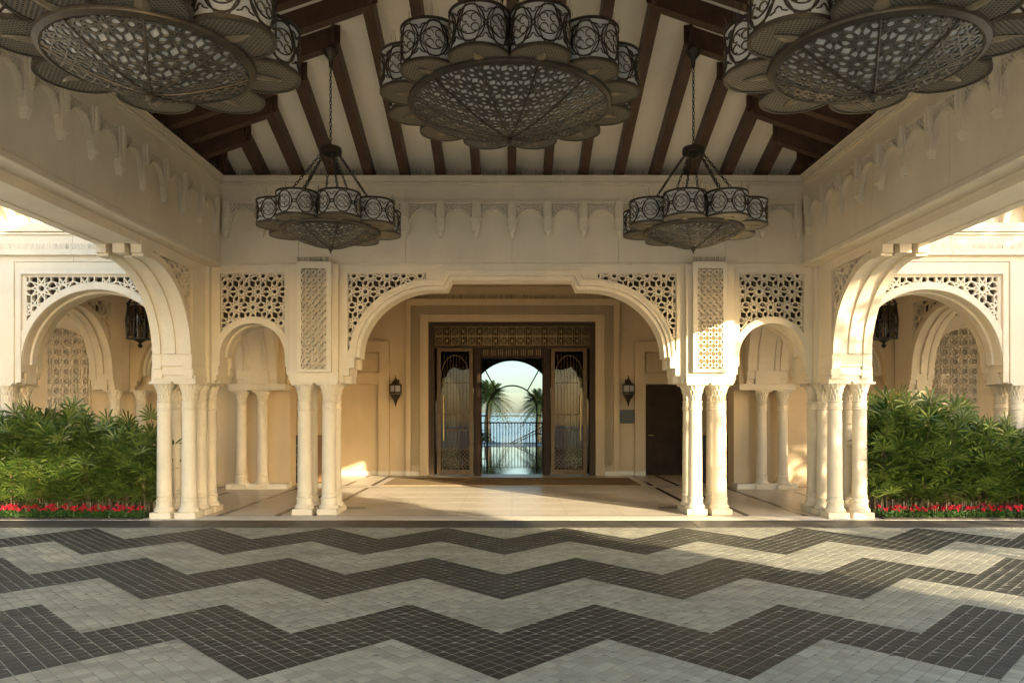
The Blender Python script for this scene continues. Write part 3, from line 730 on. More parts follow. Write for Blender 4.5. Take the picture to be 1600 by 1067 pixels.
    for k in range(420):
        yy = random.uniform(3, 12); sp.tube([(s*4.72, yy, 5.482), (s*(4.72+random.uniform(-.04, .04)), yy+random.uniform(-.03, .03), 5.6)], .0018, 3)
    sp.build('bird_spikes', 'wire', side)['kind'] = 'stuff'
# front wall of the porte cochere (behind the viewer's frame, closes the roof)
front = thing('front_beam_wall', 'cream front beam of the porte cochere over the drive', 'wall', (0, 2*YC-YF, 0))
def frN(u, d, z): return (u, 2*YC-YF-d, z)
MB().fbox(frN, -5.56, 5.56, 0, .6, 4.0, 5.46).build('wall_core', 'stone', front)
MB().fbox(frN, -4.9, 4.9, -.03, .0, 4.0, 4.1).build('string_moulding', 'stone2', front)
cornice(MB(), frN, -4.74, 4.74).build('cornice', 'stone2', front)

# ================================================================== timber hip roof
RH = 4.75; SLP = 0.342; ZR = 5.53; RD = 0.25
roof = thing('timber_roof', 'hipped plaster ceiling with dark red-brown exposed timber rafters', 'roof', (0, YC, 5.5))
def zc(d): return ZR+RD+SLP*d
def roof_pt(side, a, d, z):            # side 0 back, 1 right, 2 front, 3 left ; a along the wall, d inwards
    r = RH-d
    return [(a, YC+r, z), (r, YC-a, z), (-a, YC-r, z), (-r, YC+a, z)][side]
for sd_ in range(4):
    dd = -1.15; rr = RH-dd
    b = MB(); A = [roof_pt(sd_, -rr, dd, zc(dd)), roof_pt(sd_, rr, dd, zc(dd)), roof_pt(sd_, 0, RH, zc(RH))]
    b.add(A+[(x_, y_, z_+.2) for x_, y_, z_ in A], [(0, 1, 2), (5, 4, 3), (0, 3, 4, 1), (1, 4, 5, 2), (2, 5, 3, 0)])
    b.build('ceiling_slope', 'ceiling', roof)
    for k in range(-8, 9):
        a = k*0.585
        if abs(a) > RH+.3: continue
        d1 = RH-abs(a)-(0.0 if k else 0.0); d0 = -0.75
        if d1 < d0+.2: continue
        wv = .068
        # mitred where the jack rafters of two slopes meet on the hip
        b = MB(); V = []
        for (aa, sgn) in ((a-wv, -1), (a+wv, 1)):
            de = RH-abs(aa)+ (0.066 if True else 0)
            de = min(de, RH)
            for d_, zl in ((d0, 0), (de, 0)):
                V.append(roof_pt(sd_, aa, d_, ZR+SLP*d_)); V.append(roof_pt(sd_, aa, d_, zc(d_)+.02))
        # 0 lo-start-left,1 hi,2 lo-end-left,3 hi,4..7 right
        b.add(V, [(0, 2, 6, 4), (1, 5, 7, 3), (0, 1, 3, 2), (4, 6, 7, 5), (2, 3, 7, 6), (0, 4, 5, 1)])
        b.build('rafter', 'wood', roof)
# roof ridge block where the centre lamp hangs
MB().box(-.16, .16, YC-.16, YC+.16, zc(RH)-.42, zc(RH)-.1).build('apex_block', 'wood', roof, bevel=.01)

# ================================================================== wings: arcaded gallery on both sides
YW = 12.5
ZW = uz(569, YW); RW = 1.365; RWi = 1.24; CW = 6.93; BW = 3.14
def wing_open(c, r, extra=()):
    L = [(c-r-.10, ZB), (c-r-.10, ZB+.10), (c-r-.055, ZB+.10), (c-r-.055, ZB+.20), (c-r-.02, ZB+.20), (c-r-.02, ZW-.02), (c-r, ZW-.02)]
    L += arc(c, ZW, r, r, 180, 0, 36)
    R_ = [(2*c-a, b) for a, b in L[:7][::-1]]
    return L+R_
def wing_hole(c, hw_, ztop):
    a0 = math.degrees(math.acos(hw_/RW))
    return [(c-hw_, ztop), (c+hw_, ztop)]+arc(c, ZW, RW, RW, a0, 180-a0, 36)
for s in (-1, 1):
    wing = thing('wing_arcade', 'cream wing arcade with round arch and star screen, '+SIDE[s], 'wall', (s*7, YW, 0), 'arcaded wings beside the porte cochere')
    frW = lambda u, d, z: (u, YW+d, z)
    ztop = uz(432, YW); zfr = uz(421, YW)
    for k in (0, 1):
        c = s*(CW+k*BW)
        xl, xr = c-BW/2-(0 if k == 0 else .002), c+BW/2
        op = wing_open(c, RWi); op = [(min(max(p[0], xl+.004), xr-.004), p[1]) for p in op]
        hole = wing_hole(c, 1.185, ztop)
        po = [(xl, ZB), (xl, zfr+.12), (xr, zfr+.12), (xr, ZB)]+op[::-1]
        MB().plate(frW, po, 0, .14, [hole]).build('arch_front', 'stone', wing, bevel=.004)
        MB().plate(frW, po, .42, .56).build('arch_back', 'stone', wing)
        for u0, u1 in ((xl+.006, c-RWi-.03), (c+RWi+.03, xr-.006)): MB().fbox(frW, u0, u1, .14, .42, ZB+.002, ZW+.1).build('springer_block', 'stone', wing)
        core = op[7:-7]
        MB().strip(frW, offset(core, .012), offset(core, .08), .135, .425).build('arch_soffit', 'stone', wing)
        MB().strip(frW, offset(core, -.03), offset(core, .05), .20, .36).build('arch_moulding', 'stone2', wing, bevel=.006)
        MB().strip(frW, offset(core, .005), offset(core, .118), -.03, .01).build('archivolt', 'stone2', wing, bevel=.006)
        lattice(frW, hole, 'star_screen', 'stone2', wing, size=0.36, wd=0.02, d0=.0, d1=.06, cx=c-s*(-.93) if s < 0 else c+.93, cz=ztop-.20)
        MB().plate(frW, hole, .26, .28).build('gap_shade_board', 'dark', wing)  # dark sheet added so the wing screen holes look shaded
        # raised frame round the arch
        fo = [(c-1.33, ZB+.02), (c-1.33, zfr), (c+1.33, zfr), (c+1.33, ZB+.02), (c+1.24, ZB+.02), (c+1.24, ztop+.03), (c-1.24, ztop+.03), (c-1.24, ZB+.02)]
        MB().plate(frW, fo, -.05, .0).build('arch_frame', 'stone2', wing, bevel=.005)
    x0, x1 = sorted((s*5.36, s*13.2))
    for d, za, zb_, nm, m in ((0, 4.171, 4.27, 'frieze_band', 'stone'), (-.075, 4.27, 4.37, 'string_course', 'stone2'), (-.02, 4.37, 4.61, 'frieze_band', 'stone'), (-.05, 4.61, 4.655, 'string_course', 'stone2'), (-.085, 4.66, 4.80, 'cornice', 'stone2'), (.10, 4.80, 5.2, 'parapet', 'stone'), (-.35, 5.2, 5.4, 'eave', 'stone2'), (.1, 5.4, 6.0, 'parapet', 'stone')):
        xx = x0
        segs_ = [x0+(x1-x0)*i/4 for i in range(5)]
        for a, b_ in zip(segs_[:-1], segs_[1:]): MB().box(a+.0015, b_-.0015, YW+d, YW+.56, za, zb_).build(nm, m, wing, bevel=.005)
    x = x0+.2
    while x < x1:
        b = MB()
        prof = [(0, 5.2), (-.40, 5.2), (-.42, 5.13), (-.36, 5.08), (-.24, 5.04), (-.14, 4.96), (-.09, 4.86), (-.10, 4.81), (-.06, 4.80), (0, 4.80)]
        b.plate(lambda u, d, z, xx=x: (xx+d, YW+.1+u, z), prof, -.05, .05); b.build('eave_corbel', 'stone2', wing, bevel=.006); x += .385
    sp = MB()
    for k in range(420):
        xx = random.uniform(x0, x1); sp.tube([(xx, YW-.05, 4.37), (xx+random.uniform(-.02, .02), YW-.06+random.uniform(-.02, .02), 4.46)], .0009, 3)
    sp.build('bird_spikes', 'wire', wing)['kind'] = 'stuff'
    # pilasters between the bays
    for xc in (CW+BW/2, ):
        MB().box(s*xc-.2, s*xc+.2, YW-.03, YW+.5, ZB, 4.17).build('pilaster', 'stone', wing, bevel=.005)
    # ---------------- gallery behind the wing
    gal = thing('gallery_wall', 'gallery back wall with blind niches and carved panel, '+SIDE[s], 'wall', (s*8, 16.4, 0), 'gallery walls behind the wings')
    YG = 16.25
    frG = lambda u, d, z: (u, YG+d, z)
    for k in (0, 1):
        c = s*(CW+k*BW); half_w = BW/2
        xl, xr = c-half_w, c+half_w
        if k == 0: xl, xr = (c-half_w, -4.93) if s < 0 else (4.93, c+half_w)
        op = wing_open(c, RWi-.08); op = [(min(max(p[0], xl+.004), xr-.004), p[1]) for p in op]
        hole = wing_hole(c, 1.185, ztop)
        po = [(xl, ZB), (xl, 5.0), (xr, 5.0), (xr, ZB)]+op[::-1]
        MB().plate(frG, po, 0, .14, [hole]).build('niche_arch', 'plaster' if k == 0 else 'stone', gal, bevel=.004)
        core = op[7:-7]
        MB().strip(frG, offset(core, -.05), offset(core, .05), .14, .24).build('niche_moulding', 'stone2', gal)
        MB().strip(frG, offset(core, -.10), offset(core, .05), .24, .34).build('niche_moulding', 'stone2', gal)
        lattice(frG, hole, 'star_screen', 'stone2', gal, size=0.4, wd=.022, d0=.03, d1=.07); MB().plate(frG, hole, .115, .135).build('gap_shade_board', 'dark', gal)  # dark sheet behind the niche screen paints its shade
    x0, x1 = sorted((s*4.96, s*13.2))
    MB().box(x0, x1, YG+.36, YG+.6, 0, 5.0).build('niche_wall', 'plaster', gal)
    # carved panel
    pc = s*9.80; ph = .46
    MB().box(pc-ph-.01, pc+ph+.01, YG+.30, YG+.365, 0.1, 4.1).build('carved_panel', 'stone', gal)
    b = MB(); pt = .215
    segs_ = []
    nx, nz = 5, 20
    for i in range(-1, nx+2):
        for j in range(-1, nz+2):
            ox, oz = pc-ph+i*pt, 0.2+j*pt
            r = pt*.5
            oc = [(ox+r*.92*cos(radians(22.5+45*q)), oz+r*.92*sin(radians(22.5+45*q))) for q in range(8)]
            for q in range(8): segs_.append((oc[q], oc[(q+3) % 8]))
            segs_.append(((ox+r*.6, oz+r*.6), (ox+r*1.4, oz+r*1.4))); segs_.append(((ox+r*1.4, oz+r*.6), (ox+r*.6, oz+r*1.4)))
    for p, q in clip(segs_, [(pc-ph, .2), (pc+ph, .2), (pc+ph, 4.05), (pc-ph, 4.05)], .01): b.bar(frG, p, q, .02, .262, .30)
    b.build('carved_relief', 'stone2', gal)
    # solid pier faces by the centre of the portico
    x0, x1 = sorted((s*4.90, s*6.12))
    MB().box(x0, x1, YG+.30, YG+.75, 0, ZB+.1).build('gallery_pier', 'plaster', gal, bevel=.01)
    MB().box(x0+.001, x1-.001, YG-.12, YG+.32, ZB+.004, ZB+.14).build('pier_corbel', 'stone2', gal, bevel=.006)
    x0, x1 = sorted((s*4.93, s*5.03))
    MB().box(min(s*4.88, s*6.2), max(s*4.88, s*6.2), YG-.03, YG+.36, .0, .11).build('skirting', 'white', gal, bevel=.004)
    # cross arch that divides the gallery between the bays
    cross = thing('cross_arch_wall', 'cream cross arch inside the gallery behind the hedge, '+SIDE[s], 'wall', (s*8.45, 14.2, 0), 'gallery cross arches')
    frX = (lambda s_: (lambda u, d, z: (s_*(8.28+d), u, z)))(s)
    c = 14.28; r = 1.24
    op = wing_open(c, r); hole = wing_hole(c, 1.185, ztop)
    po = [(13.06-.25, ZB), (13.06-.25, 5.0), (16.2, 5.0), (16.2, ZB)]+op[::-1]
    po = [(min(max(p[0], 12.81), 16.2), p[1]) for p in po]
    MB().plate(frX, po, 0, .13, [hole]).build('arch_face', 'stone', cross, bevel=.004)
    MB().plate(frX, po, .35, .48).build('arch_face', 'stone', cross)
    for u0, u1 in ((12.82, c-r-.03), (c+r+.03, 16.19)): MB().fbox(frX, u0, u1, .13, .35, ZB+.002, ZW+.1).build('springer_block', 'stone', cross)
    core = op[7:-7]
    MB().strip(frX, offset(core, .015), offset(core, .08), .125, .355).build('arch_soffit', 'stone', cross)
    MB().strip(frX, offset(core, -.03), offset(core, .05), .18, .30).build('arch_moulding', 'stone2', cross, bevel=.005)
    lattice(frX, hole, 'star_screen', 'stone', cross, size=0.45, wd=.026, d0=.03, d1=.07)
    MB().plate(frX, hole, .22, .24).build('gap_shade_board', 'dark', cross)  # painted shade: dark sheet added behind the cross arch screen
    inn = thing('portico_cross_arch', 'thick cream cross arch from corner columns to gallery pier, '+SIDE[s], 'wall', (s*5.5, 14.6, 0), 'portico cross arches')
    frX2 = (lambda s_: (lambda u, d, z: (s_*(5.06+d), u, z)))(s)
    c = 14.56; r = 1.50; z0_ = ZB+.42
    op = [(c-r-.10, ZB+.14), (c-r-.10, ZB+.24), (c-r-.05, ZB+.24), (c-r-.05, z0_), (c-r, z0_)]+arc(c, z0_, r, r, 180, 0, 34)
    op += [(2*c-a, b__) for a, b__ in op[:5][::-1]]
    po = [(12.87, ZB+.14), (12.87, 5.0), (16.24, 5.0), (16.24, ZB+.14)]+op[::-1]
    po = [(min(max(p[0], 12.87), 16.24), p[1]) for p in po]
    for d0, d1 in ((0, .17), (.70, .87)): MB().plate(frX2, po, d0, d1).build('arch_face', 'stone', inn, bevel=.004)
    core = op[5:-5]
    MB().strip(frX2, offset(core, .03), offset(core, .12), .165, .705).build('arch_soffit', 'stone', inn)
    for d0 in (.22, .58): MB().strip(frX2, offset(core, .005), offset(core, .06), d0, d0+.07).build('soffit_moulding', 'stone2', inn, bevel=.006)
    for u0, u1 in ((12.88, c-r-.03), (c+r+.03, 16.23)): MB().fbox(frX2, u0, u1, .172, .698, ZB+.141, z0_+.12).build('springer_block', 'stone', inn)
    MB().fbox(frX2, 12.88, 13.02, .01, .86, ZB+.002, ZB+.138).build('springer_block', 'stone2', inn, bevel=.006)
    # gallery ceiling
    x0, x1 = sorted((s*4.95, s*13.2))
    MB().box(x0, x1, YW+.5, YG+.6, 5.0, 5.2).build('gallery_ceiling', 'ceiling', gal)
    # end wall that closes the gallery
    x0, x1 = sorted((s*13.0, s*13.25)); MB().box(x0, x1, YW+.1, YG+.6, 0, 5.0).build('end_wall', 'plaster', gal)
    # inner side wall of the portico behind the pier
    x0, x1 = sorted((s*5.85, s*6.1)); MB().box(x0, x1, YG+.6, 20.0, 0, 5.3).build('side_wall', 'plaster', gal)

# ================================================================== portico back wall with the entrance
YD = 19.9
dx = lambda px: ux(px, YD); dz = lambda py: uz(py, YD)
back = thing('portico_back_wall', 'warm cream portico back wall with carved stone door surround', 'wall', (0, YD, 0))
frD = lambda u, d, z: (u, YD+d, z)
# wall with the door opening
MB().plate(frD, [(-6.0, 0), (-6.0, 5.3), (6.0, 5.3), (6.0, 0), (2.2, 0), (2.2, 4.06), (-2.2, 4.06), (-2.2, 0)], 0, .3).build('wall', 'plaster', back)
MB().box(-6.1, 6.1, YF+.55, YD+.2, 5.3, 5.5).build('portico_ceiling', 'ceiling', back)
MB().box(-4.9, 4.9, 15.9, 16.3, 5.05, 5.29).build('ceiling_beam', 'plaster', back, bevel=.01)
MB().box(-4.9, 4.9, YD-.35, YD-.003, 5.0, 5.29).build('ceiling_beam', 'plaster', back, bevel=.01)
x0, x1, z1 = dx(635), dx(967), dz(468)
i0, i1, iz = dx(643), dx(957.5), dz(478.5); j0, j1, jz = dx(657), dx(944), dz(492); k0, k1, kz = -2.21, 2.21, 4.06
def ring(a0, a1, az, b0, b1, bz, d0, d1, nm, m): return MB().plate(frD, [(a0, 0), (a0, az), (a1, az), (a1, 0), (b1, 0), (b1, bz), (b0, bz), (b0, 0)], d0, d1).build(nm, m, back, bevel=.006)
ring(x0, x1, z1, i0, i1, iz, -.14, 0, 'door_surround', 'plaster')
ring(i0, i1, iz, j0, j1, jz, -.06, 0, 'carved_border', 'plaster')
ring(j0, j1, jz, k0, k1, kz, -.125, 0, 'inner_surround', 'plaster')
b = MB(); bw = j0-i0
def motif(cx, cz, w_, h_):
    for p, q in (((-1, -1), (1, 1)), ((-1, 1), (1, -1)), ((-1, 0), (0, 1)), ((0, 1), (1, 0)), ((1, 0), (0, -1)), ((0, -1), (-1, 0))):
        b.bar(frD, (cx+p[0]*w_/2, cz+p[1]*h_/2), (cx+q[0]*w_/2, cz+q[1]*h_/2), .03, -.13, -.06)
mz = .20
for xm in ((i0+j0)/2, (i1+j1)/2):
    z = .25+mz/2
    while z < iz-.02: motif(xm, z, bw*.8, mz*.95); z += mz
n = int((j1-j0)/mz)
for i in range(n): motif(j0+(i+.5)*(j1-j0)/n, (iz+jz)/2, (j1-j0)/n*.95, (iz-jz)*.8)
b.build('border_relief', 'plaster', back)
sp = MB()
for k in range(260):
    xx = random.uniform(x0, x1); sp.tube([(xx, YD-.08, z1), (xx+random.uniform(-.02, .02), YD-.1, z1+.12)], .0025, 3)
sp.build('bird_spikes', 'wire', back)['kind'] = 'stuff'
# raised side frames with a carved square
for s in (-1, 1):
    a0, a1 = sorted((s*4.85, s*abs(dx(609)))); r0, r1 = sorted((s*4.54, s*abs(dx(592.5)))); zt, zr = dz(534), dz(600)
    q0, q1 = sorted((s*4.55, s*abs(dx(594)))); qz0, qz1 = dz(583.5), dz(551)
    MB().plate(frD, [(a0, 0), (a0, zt), (a1, zt), (a1, 0), (r1, 0), (r1, zr), (r0, zr), (r0, 0)], -.13, 0, [[(q0, qz0), (q1, qz0), (q1, qz1), (q0, qz1)]]).build('side_frame', 'plaster', back, bevel=.006)
    lattice(frD, [(q0+.08, qz0+.06), (q1-.08, qz0+.06), (q1-.08, qz1-.06), (q0+.08, qz1-.06)], 'carved_square', 'plaster', back, size=.3, wd=.03, d0=-.075, d1=0)
    MB().box(q0+.05, q1-.05, YD-.05, YD-.001, qz0+.03, qz1-.03).build('carved_square_bed', 'plaster', back, bevel=.004)
    for u0, u1, d in ((a1, x0, 0) if s < 0 else (x1, a0, 0), (a0, r0, -.13), (r1, a1, -.13), (x0, dx(656), -.14) if s < 0 else (dx(944), x1, -.14)):
        MB().fbox(frD, u0+.001, u1-.001, d-.022, d-.002, 0, .11).build('skirting', 'white', back, bevel=.004)
    if s < 0: MB().fbox(frD, r0, r1, -.024, -.002, 0, .11).build('skirting', 'white', back, bevel=.004)
    u0, u1 = sorted((s*4.86, s*5.84)); MB().fbox(frD, u0, u1, -.022, -.002, 0, .11).build('skirting', 'white', back, bevel=.004)
# service door
sv = thing('service_door', 'dark brown panelled timber service door in the portico wall', 'door', (4.04, YD, 0))
MB().box(3.555, 4.53, YD-.05, YD-.004, 0.006, 2.395).build('door_leaf', 'door_wood', sv, bevel=.004)
for z0_, z1_ in ((.22, .95), (1.08, 1.30), (1.42, 2.22)):
    fr_ = lambda u, d, z: (u, YD-.05+d, z)
    MB().plate(fr_, [(3.68, z0_), (4.42, z0_), (4.42, z1_), (3.68, z1_)], -.022, 0, [[(3.72, z0_+.04), (4.38, z0_+.04), (4.38, z1_-.04), (3.72, z1_-.04)]]).build('panel_moulding', 'door_wood', sv, bevel=.006)
    MB().box(3.78, 4.32, YD-.062, YD-.05, z0_+.10, z1_-.10).build('door_panel', 'door_wood', sv, bevel=.01)
b = MB(); b.tube([(3.62, YD-.05, 1.06), (3.62, YD-.11, 1.06), (3.74, YD-.11, 1.06)], .011, 8); b.build('handle', 'gold', sv, smooth=True)
for z in (.3, 1.2, 2.1): MB().box(4.515, 4.535, YD-.065, YD-.045, z-.05, z+.05).build('hinge', 'gold', sv)
# plaque
pq = thing('wall_plaque', 'dark slate plaque on the wall below the lantern', 'plaque', (dx(980.5), YD, dz(661)))
MB().box(dx(968), dx(993), YD-.045, YD-.012, dz(661), dz(640)).build('plate', 'plaque', pq, bevel=.004)
for xx in (dx(969.2), dx(991.8)):
    for zz in (dz(660), dz(641)): place('screw', MB().lathe([(.009, 0), (.009, .008)], 10).mesh('screw', 'gold'), pq, (xx, YD-.043, zz), rot=(pi/2, 0, 0))
# wall lanterns
def lantern_meshes():
    hx = lambda prof: MB().lathe(prof, 6, cap=True)
    roofm = hx([(.012, .40), (.010, .36), (.03, .31), (.06, .25), (.11, .19), (.175, .155), (.18, .14)]).mesh('roof', 'bronze')
    band = hx([(.165, -.09), (.168, -.04), (.16, -.035)]).mesh('band', 'bronze')
    bowl = hx([(.16, -.10), (.12, -.16), (.085, -.22), (.06, -.26), (.03, -.33), (.008, -.42)]).mesh('pendant_base', 'bronze')
    gl = hx([(.150, -.09), (.150, .145)]).mesh('glass', 'frost')
    fm = MB()
    for i in range(6):
        a = 2*pi*i/6; a2 = a+2*pi/6
        p = (.156*cos(a), .156*sin(a)); q = (.156*cos(a2), .156*sin(a2))
        fm.tube([(*p, -.09), (*p, .145)], .010, 5); fm.tube([(*p, .14), (*q, .14)], .010, 5)
        m_ = ((p[0]+q[0])/2, (p[1]+q[1])/2)
        fm.tube([(*p, -.085), ((p[0]+m_[0])/2, (p[1]+m_[1])/2, -.02), (*m_, -.085), ((q[0]+m_[0])/2, (q[1]+m_[1])/2, -.02), (*q, -.085)], .006, 4)
    return [('roof', roofm), ('band', band), ('pendant_base', bowl), ('glass', gl), ('frame', fm.mesh('frame', 'bronze'))]
LM = lantern_meshes()
for s, lab in ((-1, 'bronze hexagonal wall lantern beside the door surround, no plaque below'), (1, 'bronze hexagonal wall lantern above the dark slate plaque')):
    X, Z = s*abs(dx(620.3)), dz(610.5)
    t = thing('wall_lantern', lab, 'lantern', (X, YD-.22, Z), 'lanterns flanking the entrance')
    for n_, me in LM: place(n_, me, t, (0, 0, 0), rz=pi/6, world=False)
    place('bracket', MB().box(-.03, .03, 0.05, .22, .10, .15).mesh('bracket', 'bronze'), t, (0, 0, 0), world=False)
    place('backplate', MB().box(-.06, .06, .19, .215, -.06, .30).mesh('backplate', 'bronze'), t, (0, 0, 0), world=False)
# hanging lanterns in the side galleries
for s in (-1, 1):
    t = thing('hanging_lantern', 'black iron lantern hanging in the gallery, '+SIDE[s], 'lantern', (s*7.05, 14.2, 3.5), 'gallery lanterns')
    fm = MB()
    for i in range(8):
        a = 2*pi*i/8; a2 = a+2*pi/8; p = lambda r, a_, z: (r*cos(a_), r*sin(a_), z)
        fm.tube([p(.24, a, -.45), p(.25, a, -.1), p(.22, a, .2), p(.12, a, .4), p(.02, a, .5)], .012, 5)
        fm.tube([p(.24, a, -.42), p(.25, (a+a2)/2, -.1), p(.22, a2, .2)], .009, 4); fm.tube([p(.24, a2, -.42), p(.25, (a+a2)/2, -.1), p(.22, a, .2)], .009, 4)
        for z in (-.45, -.1, .2): fm.tube([p(.245, a, z), p(.245, a2, z)], .012, 4)
    place('frame', fm.mesh('frame', 'iron'), t, (0, 0, 0), world=False)
    place('glass', MB().lathe([(.2, -.42), (.2, .15)], 16).mesh('glass', 'smoke', smooth=True), t, (0, 0, 0), world=False)
    place('finial', MB().lathe([(.02, -.62), (.05, -.58), (.02, -.53), (.1, -.48), (.22, -.45)], 12).mesh('finial', 'iron', smooth=True), t, (0, 0, 0), world=False)
    place('rod', MB().tube([(0, 0, .48), (0, 0, 1.5)], .012, 6).mesh('rod', 'iron'), t, (0, 0, 0), world=False)
# dark shelf cabinets
for s, lab in ((-1, 'low black shelf cabinet with brown end behind the columns, beside sunlit wall'), (1, 'low black shelf cabinet behind the columns, on the service door side')):
    t = thing('shelf_cabinet', lab, 'cabinet', (s*4.9, 17.7, 0), 'shelf cabinets in the portico')
    a0, a1 = sorted((s*5.25, s*4.62))
    MB().box(a0, a1, 17.62, 17.98, .03, 1.12).build('carcass', 'black', t, bevel=.004)
    for z in (.22, .44, .66, .88): MB().box(a0+.02, a1-.02, 17.60, 17.63, z-.009, z+.009).build('shelf', 'shelf', t)
    a0, a1 = sorted((s*4.615, s*4.40)); MB().box(a0, a1, 17.60, 17.99, .03, 1.125).build('end_panel', 'brownpanel' if s < 0 else 'black', t, bevel=.004)
    MB().box(min(s*5.2, s*4.45), max(s*5.2, s*4.45), 17.66, 17.95, 0, .03).build('plinth', 'black', t)

# ================================================================== entrance doors (dark bronze, leaves folded back open)
ent = thing('entrance_doors', 'tall dark bronze entrance screen with glazed door leaves standing open', 'door', (0, YD, 0))
YE = YD-.02
for s in (-1, 1):
    x0, x1 = sorted((s*2.205, s*2.06)); MB().box(x0, x1, YE, YE+.2, 0, 4.05).build('jamb', 'doorbronze', ent, bevel=.005)
    x0, x1 = sorted((s*1.02, s*.84)); MB().box(x0, x1, YE+.02, YE+.34, 0, 3.40).build('inner_jamb', 'door_wood', ent, bevel=.006)
    x0, x1 = sorted((s*.84, s*.815)); MB().box(x0, x1, YE+.10, YE+.3, 0, 3.18).build('door_stop', 'door_wood', ent, bevel=.004)
    # side light: strips behind the glass, orange light put into their amber colour
    x0, x1 = sorted((s*2.058, s*1.93)); MB().box(x0, x1, YE+.22, YE+.26, .05, 3.36).build('lit_strip', 'amber', ent)
    for z in (.4, 1.0, 1.65, 2.3): MB().box(x0, x1, YE+.19, YE+.218, z-.008, z+.008).build('glazing_bar', 'bronze', ent)
    x0, x1 = sorted((s*2.058, s*1.022)); MB().box(x0, x1, YE+.13, YE+.138, .03, 3.36).build('side_glass', 'smoke', ent)
    x0, x1 = sorted((s*1.94, s*1.88)); MB().box(x0, x1, YE+.08, YE+.19, 0, 3.36).build('mullion', 'doorbronze', ent, bevel=.004)
MB().box(-2.058, 2.058, YE, YE+.2, 3.955, 4.05).build('head', 'doorbronze', ent, bevel=.005)
MB().box(-2.058, 2.058, YE, YE+.22, 3.355, 3.44).build('transom', 'doorbronze', ent, bevel=.005)
MB().box(-.838, .838, YE+.03, YE+.33, 3.11, 3.354).build('inner_head', 'door_wood', ent, bevel=.006)
MB().box(-2.058, 2.058, YE+.13, YE+.138, 3.442, 3.953).build('transom_glass', 'smoke', ent)
frE = lambda u, d, z: (u, YE+d, z)
MB().box(-2.05, 2.05, YE+.16, YE+.2, 3.70, 3.95).build('transom_backing', 'plaster', ent)
for s in (-1, 1): MB().box(min(s*2.05, s*1.75), max(s*2.05, s*1.75), YE+.16, YE+.2, 3.45, 3.695).build('transom_backing', 'plaster', ent)
def tile(b, cx, cz, w_, h_):
    for (ax, az) in ((-.5, -.5), (.5, -.5), (-.5, .5), (.5, .5)):
        c = (cx+ax*w_/2, cz+az*h_/2); r = w_*.2
        pts = [(c[0]+r*cos(2*pi*i/10), c[1]+r*sin(2*pi*i/10)) for i in range(10)]
        for i in range(10): b.bar(frE, pts[i], pts[(i+1) % 10], .012, .06, .09)
    for p, q in (((-1, -1), (1, 1)), ((-1, 1), (1, -1))): b.bar(frE, (cx+p[0]*w_/2, cz+p[1]*h_/2), (cx+q[0]*w_/2, cz+q[1]*h_/2), .010, .06, .09)
    for p, q in (((-1, -1), (1, -1)), ((1, -1), (1, 1)), ((1, 1), (-1, 1)), ((-1, 1), (-1, -1))): b.bar(frE, (cx+p[0]*w_/2, cz+p[1]*h_/2), (cx+q[0]*w_/2, cz+q[1]*h_/2), .012, .06, .09)
for z0_, z1_, dim in ((3.70, 3.945, 0), (3.45, 3.685, 1)):
    b = MB(); x = -1.95; k = 0; hh = z1_-z0_
    while x < 1.96:
        if k % 2 == 0: tile(b, x, (z0_+z1_)/2, .215, hh*.92)
        else:
            for e in (-.07, -.025, .025, .07): b.bar(frE, (x+e, z0_), (x+e, z1_), .012, .06, .09)
            b.bar(frE, (x-.03, (z0_+z1_)/2), (x+.03, (z0_+z1_)/2), .05, .055, .09)
        x += .2167; k += 1
    b.bar(frE, (-2.05, z0_), (2.05, z0_), .016, .06, .09); b.bar(frE, (-2.05, z1_), (2.05, z1_), .016, .06, .09)
    b.build('transom_fretwork', 'bronze2', ent)
b = MB()
x = -.7
while x < .75:
    for e in (-.05, 0, .05): b.bar(frE, (x+e, 3.365-.19), (x+e, 3.345), .01, .01, .03)
    x += .2
b.build('inner_fretwork', 'bronze2', ent)
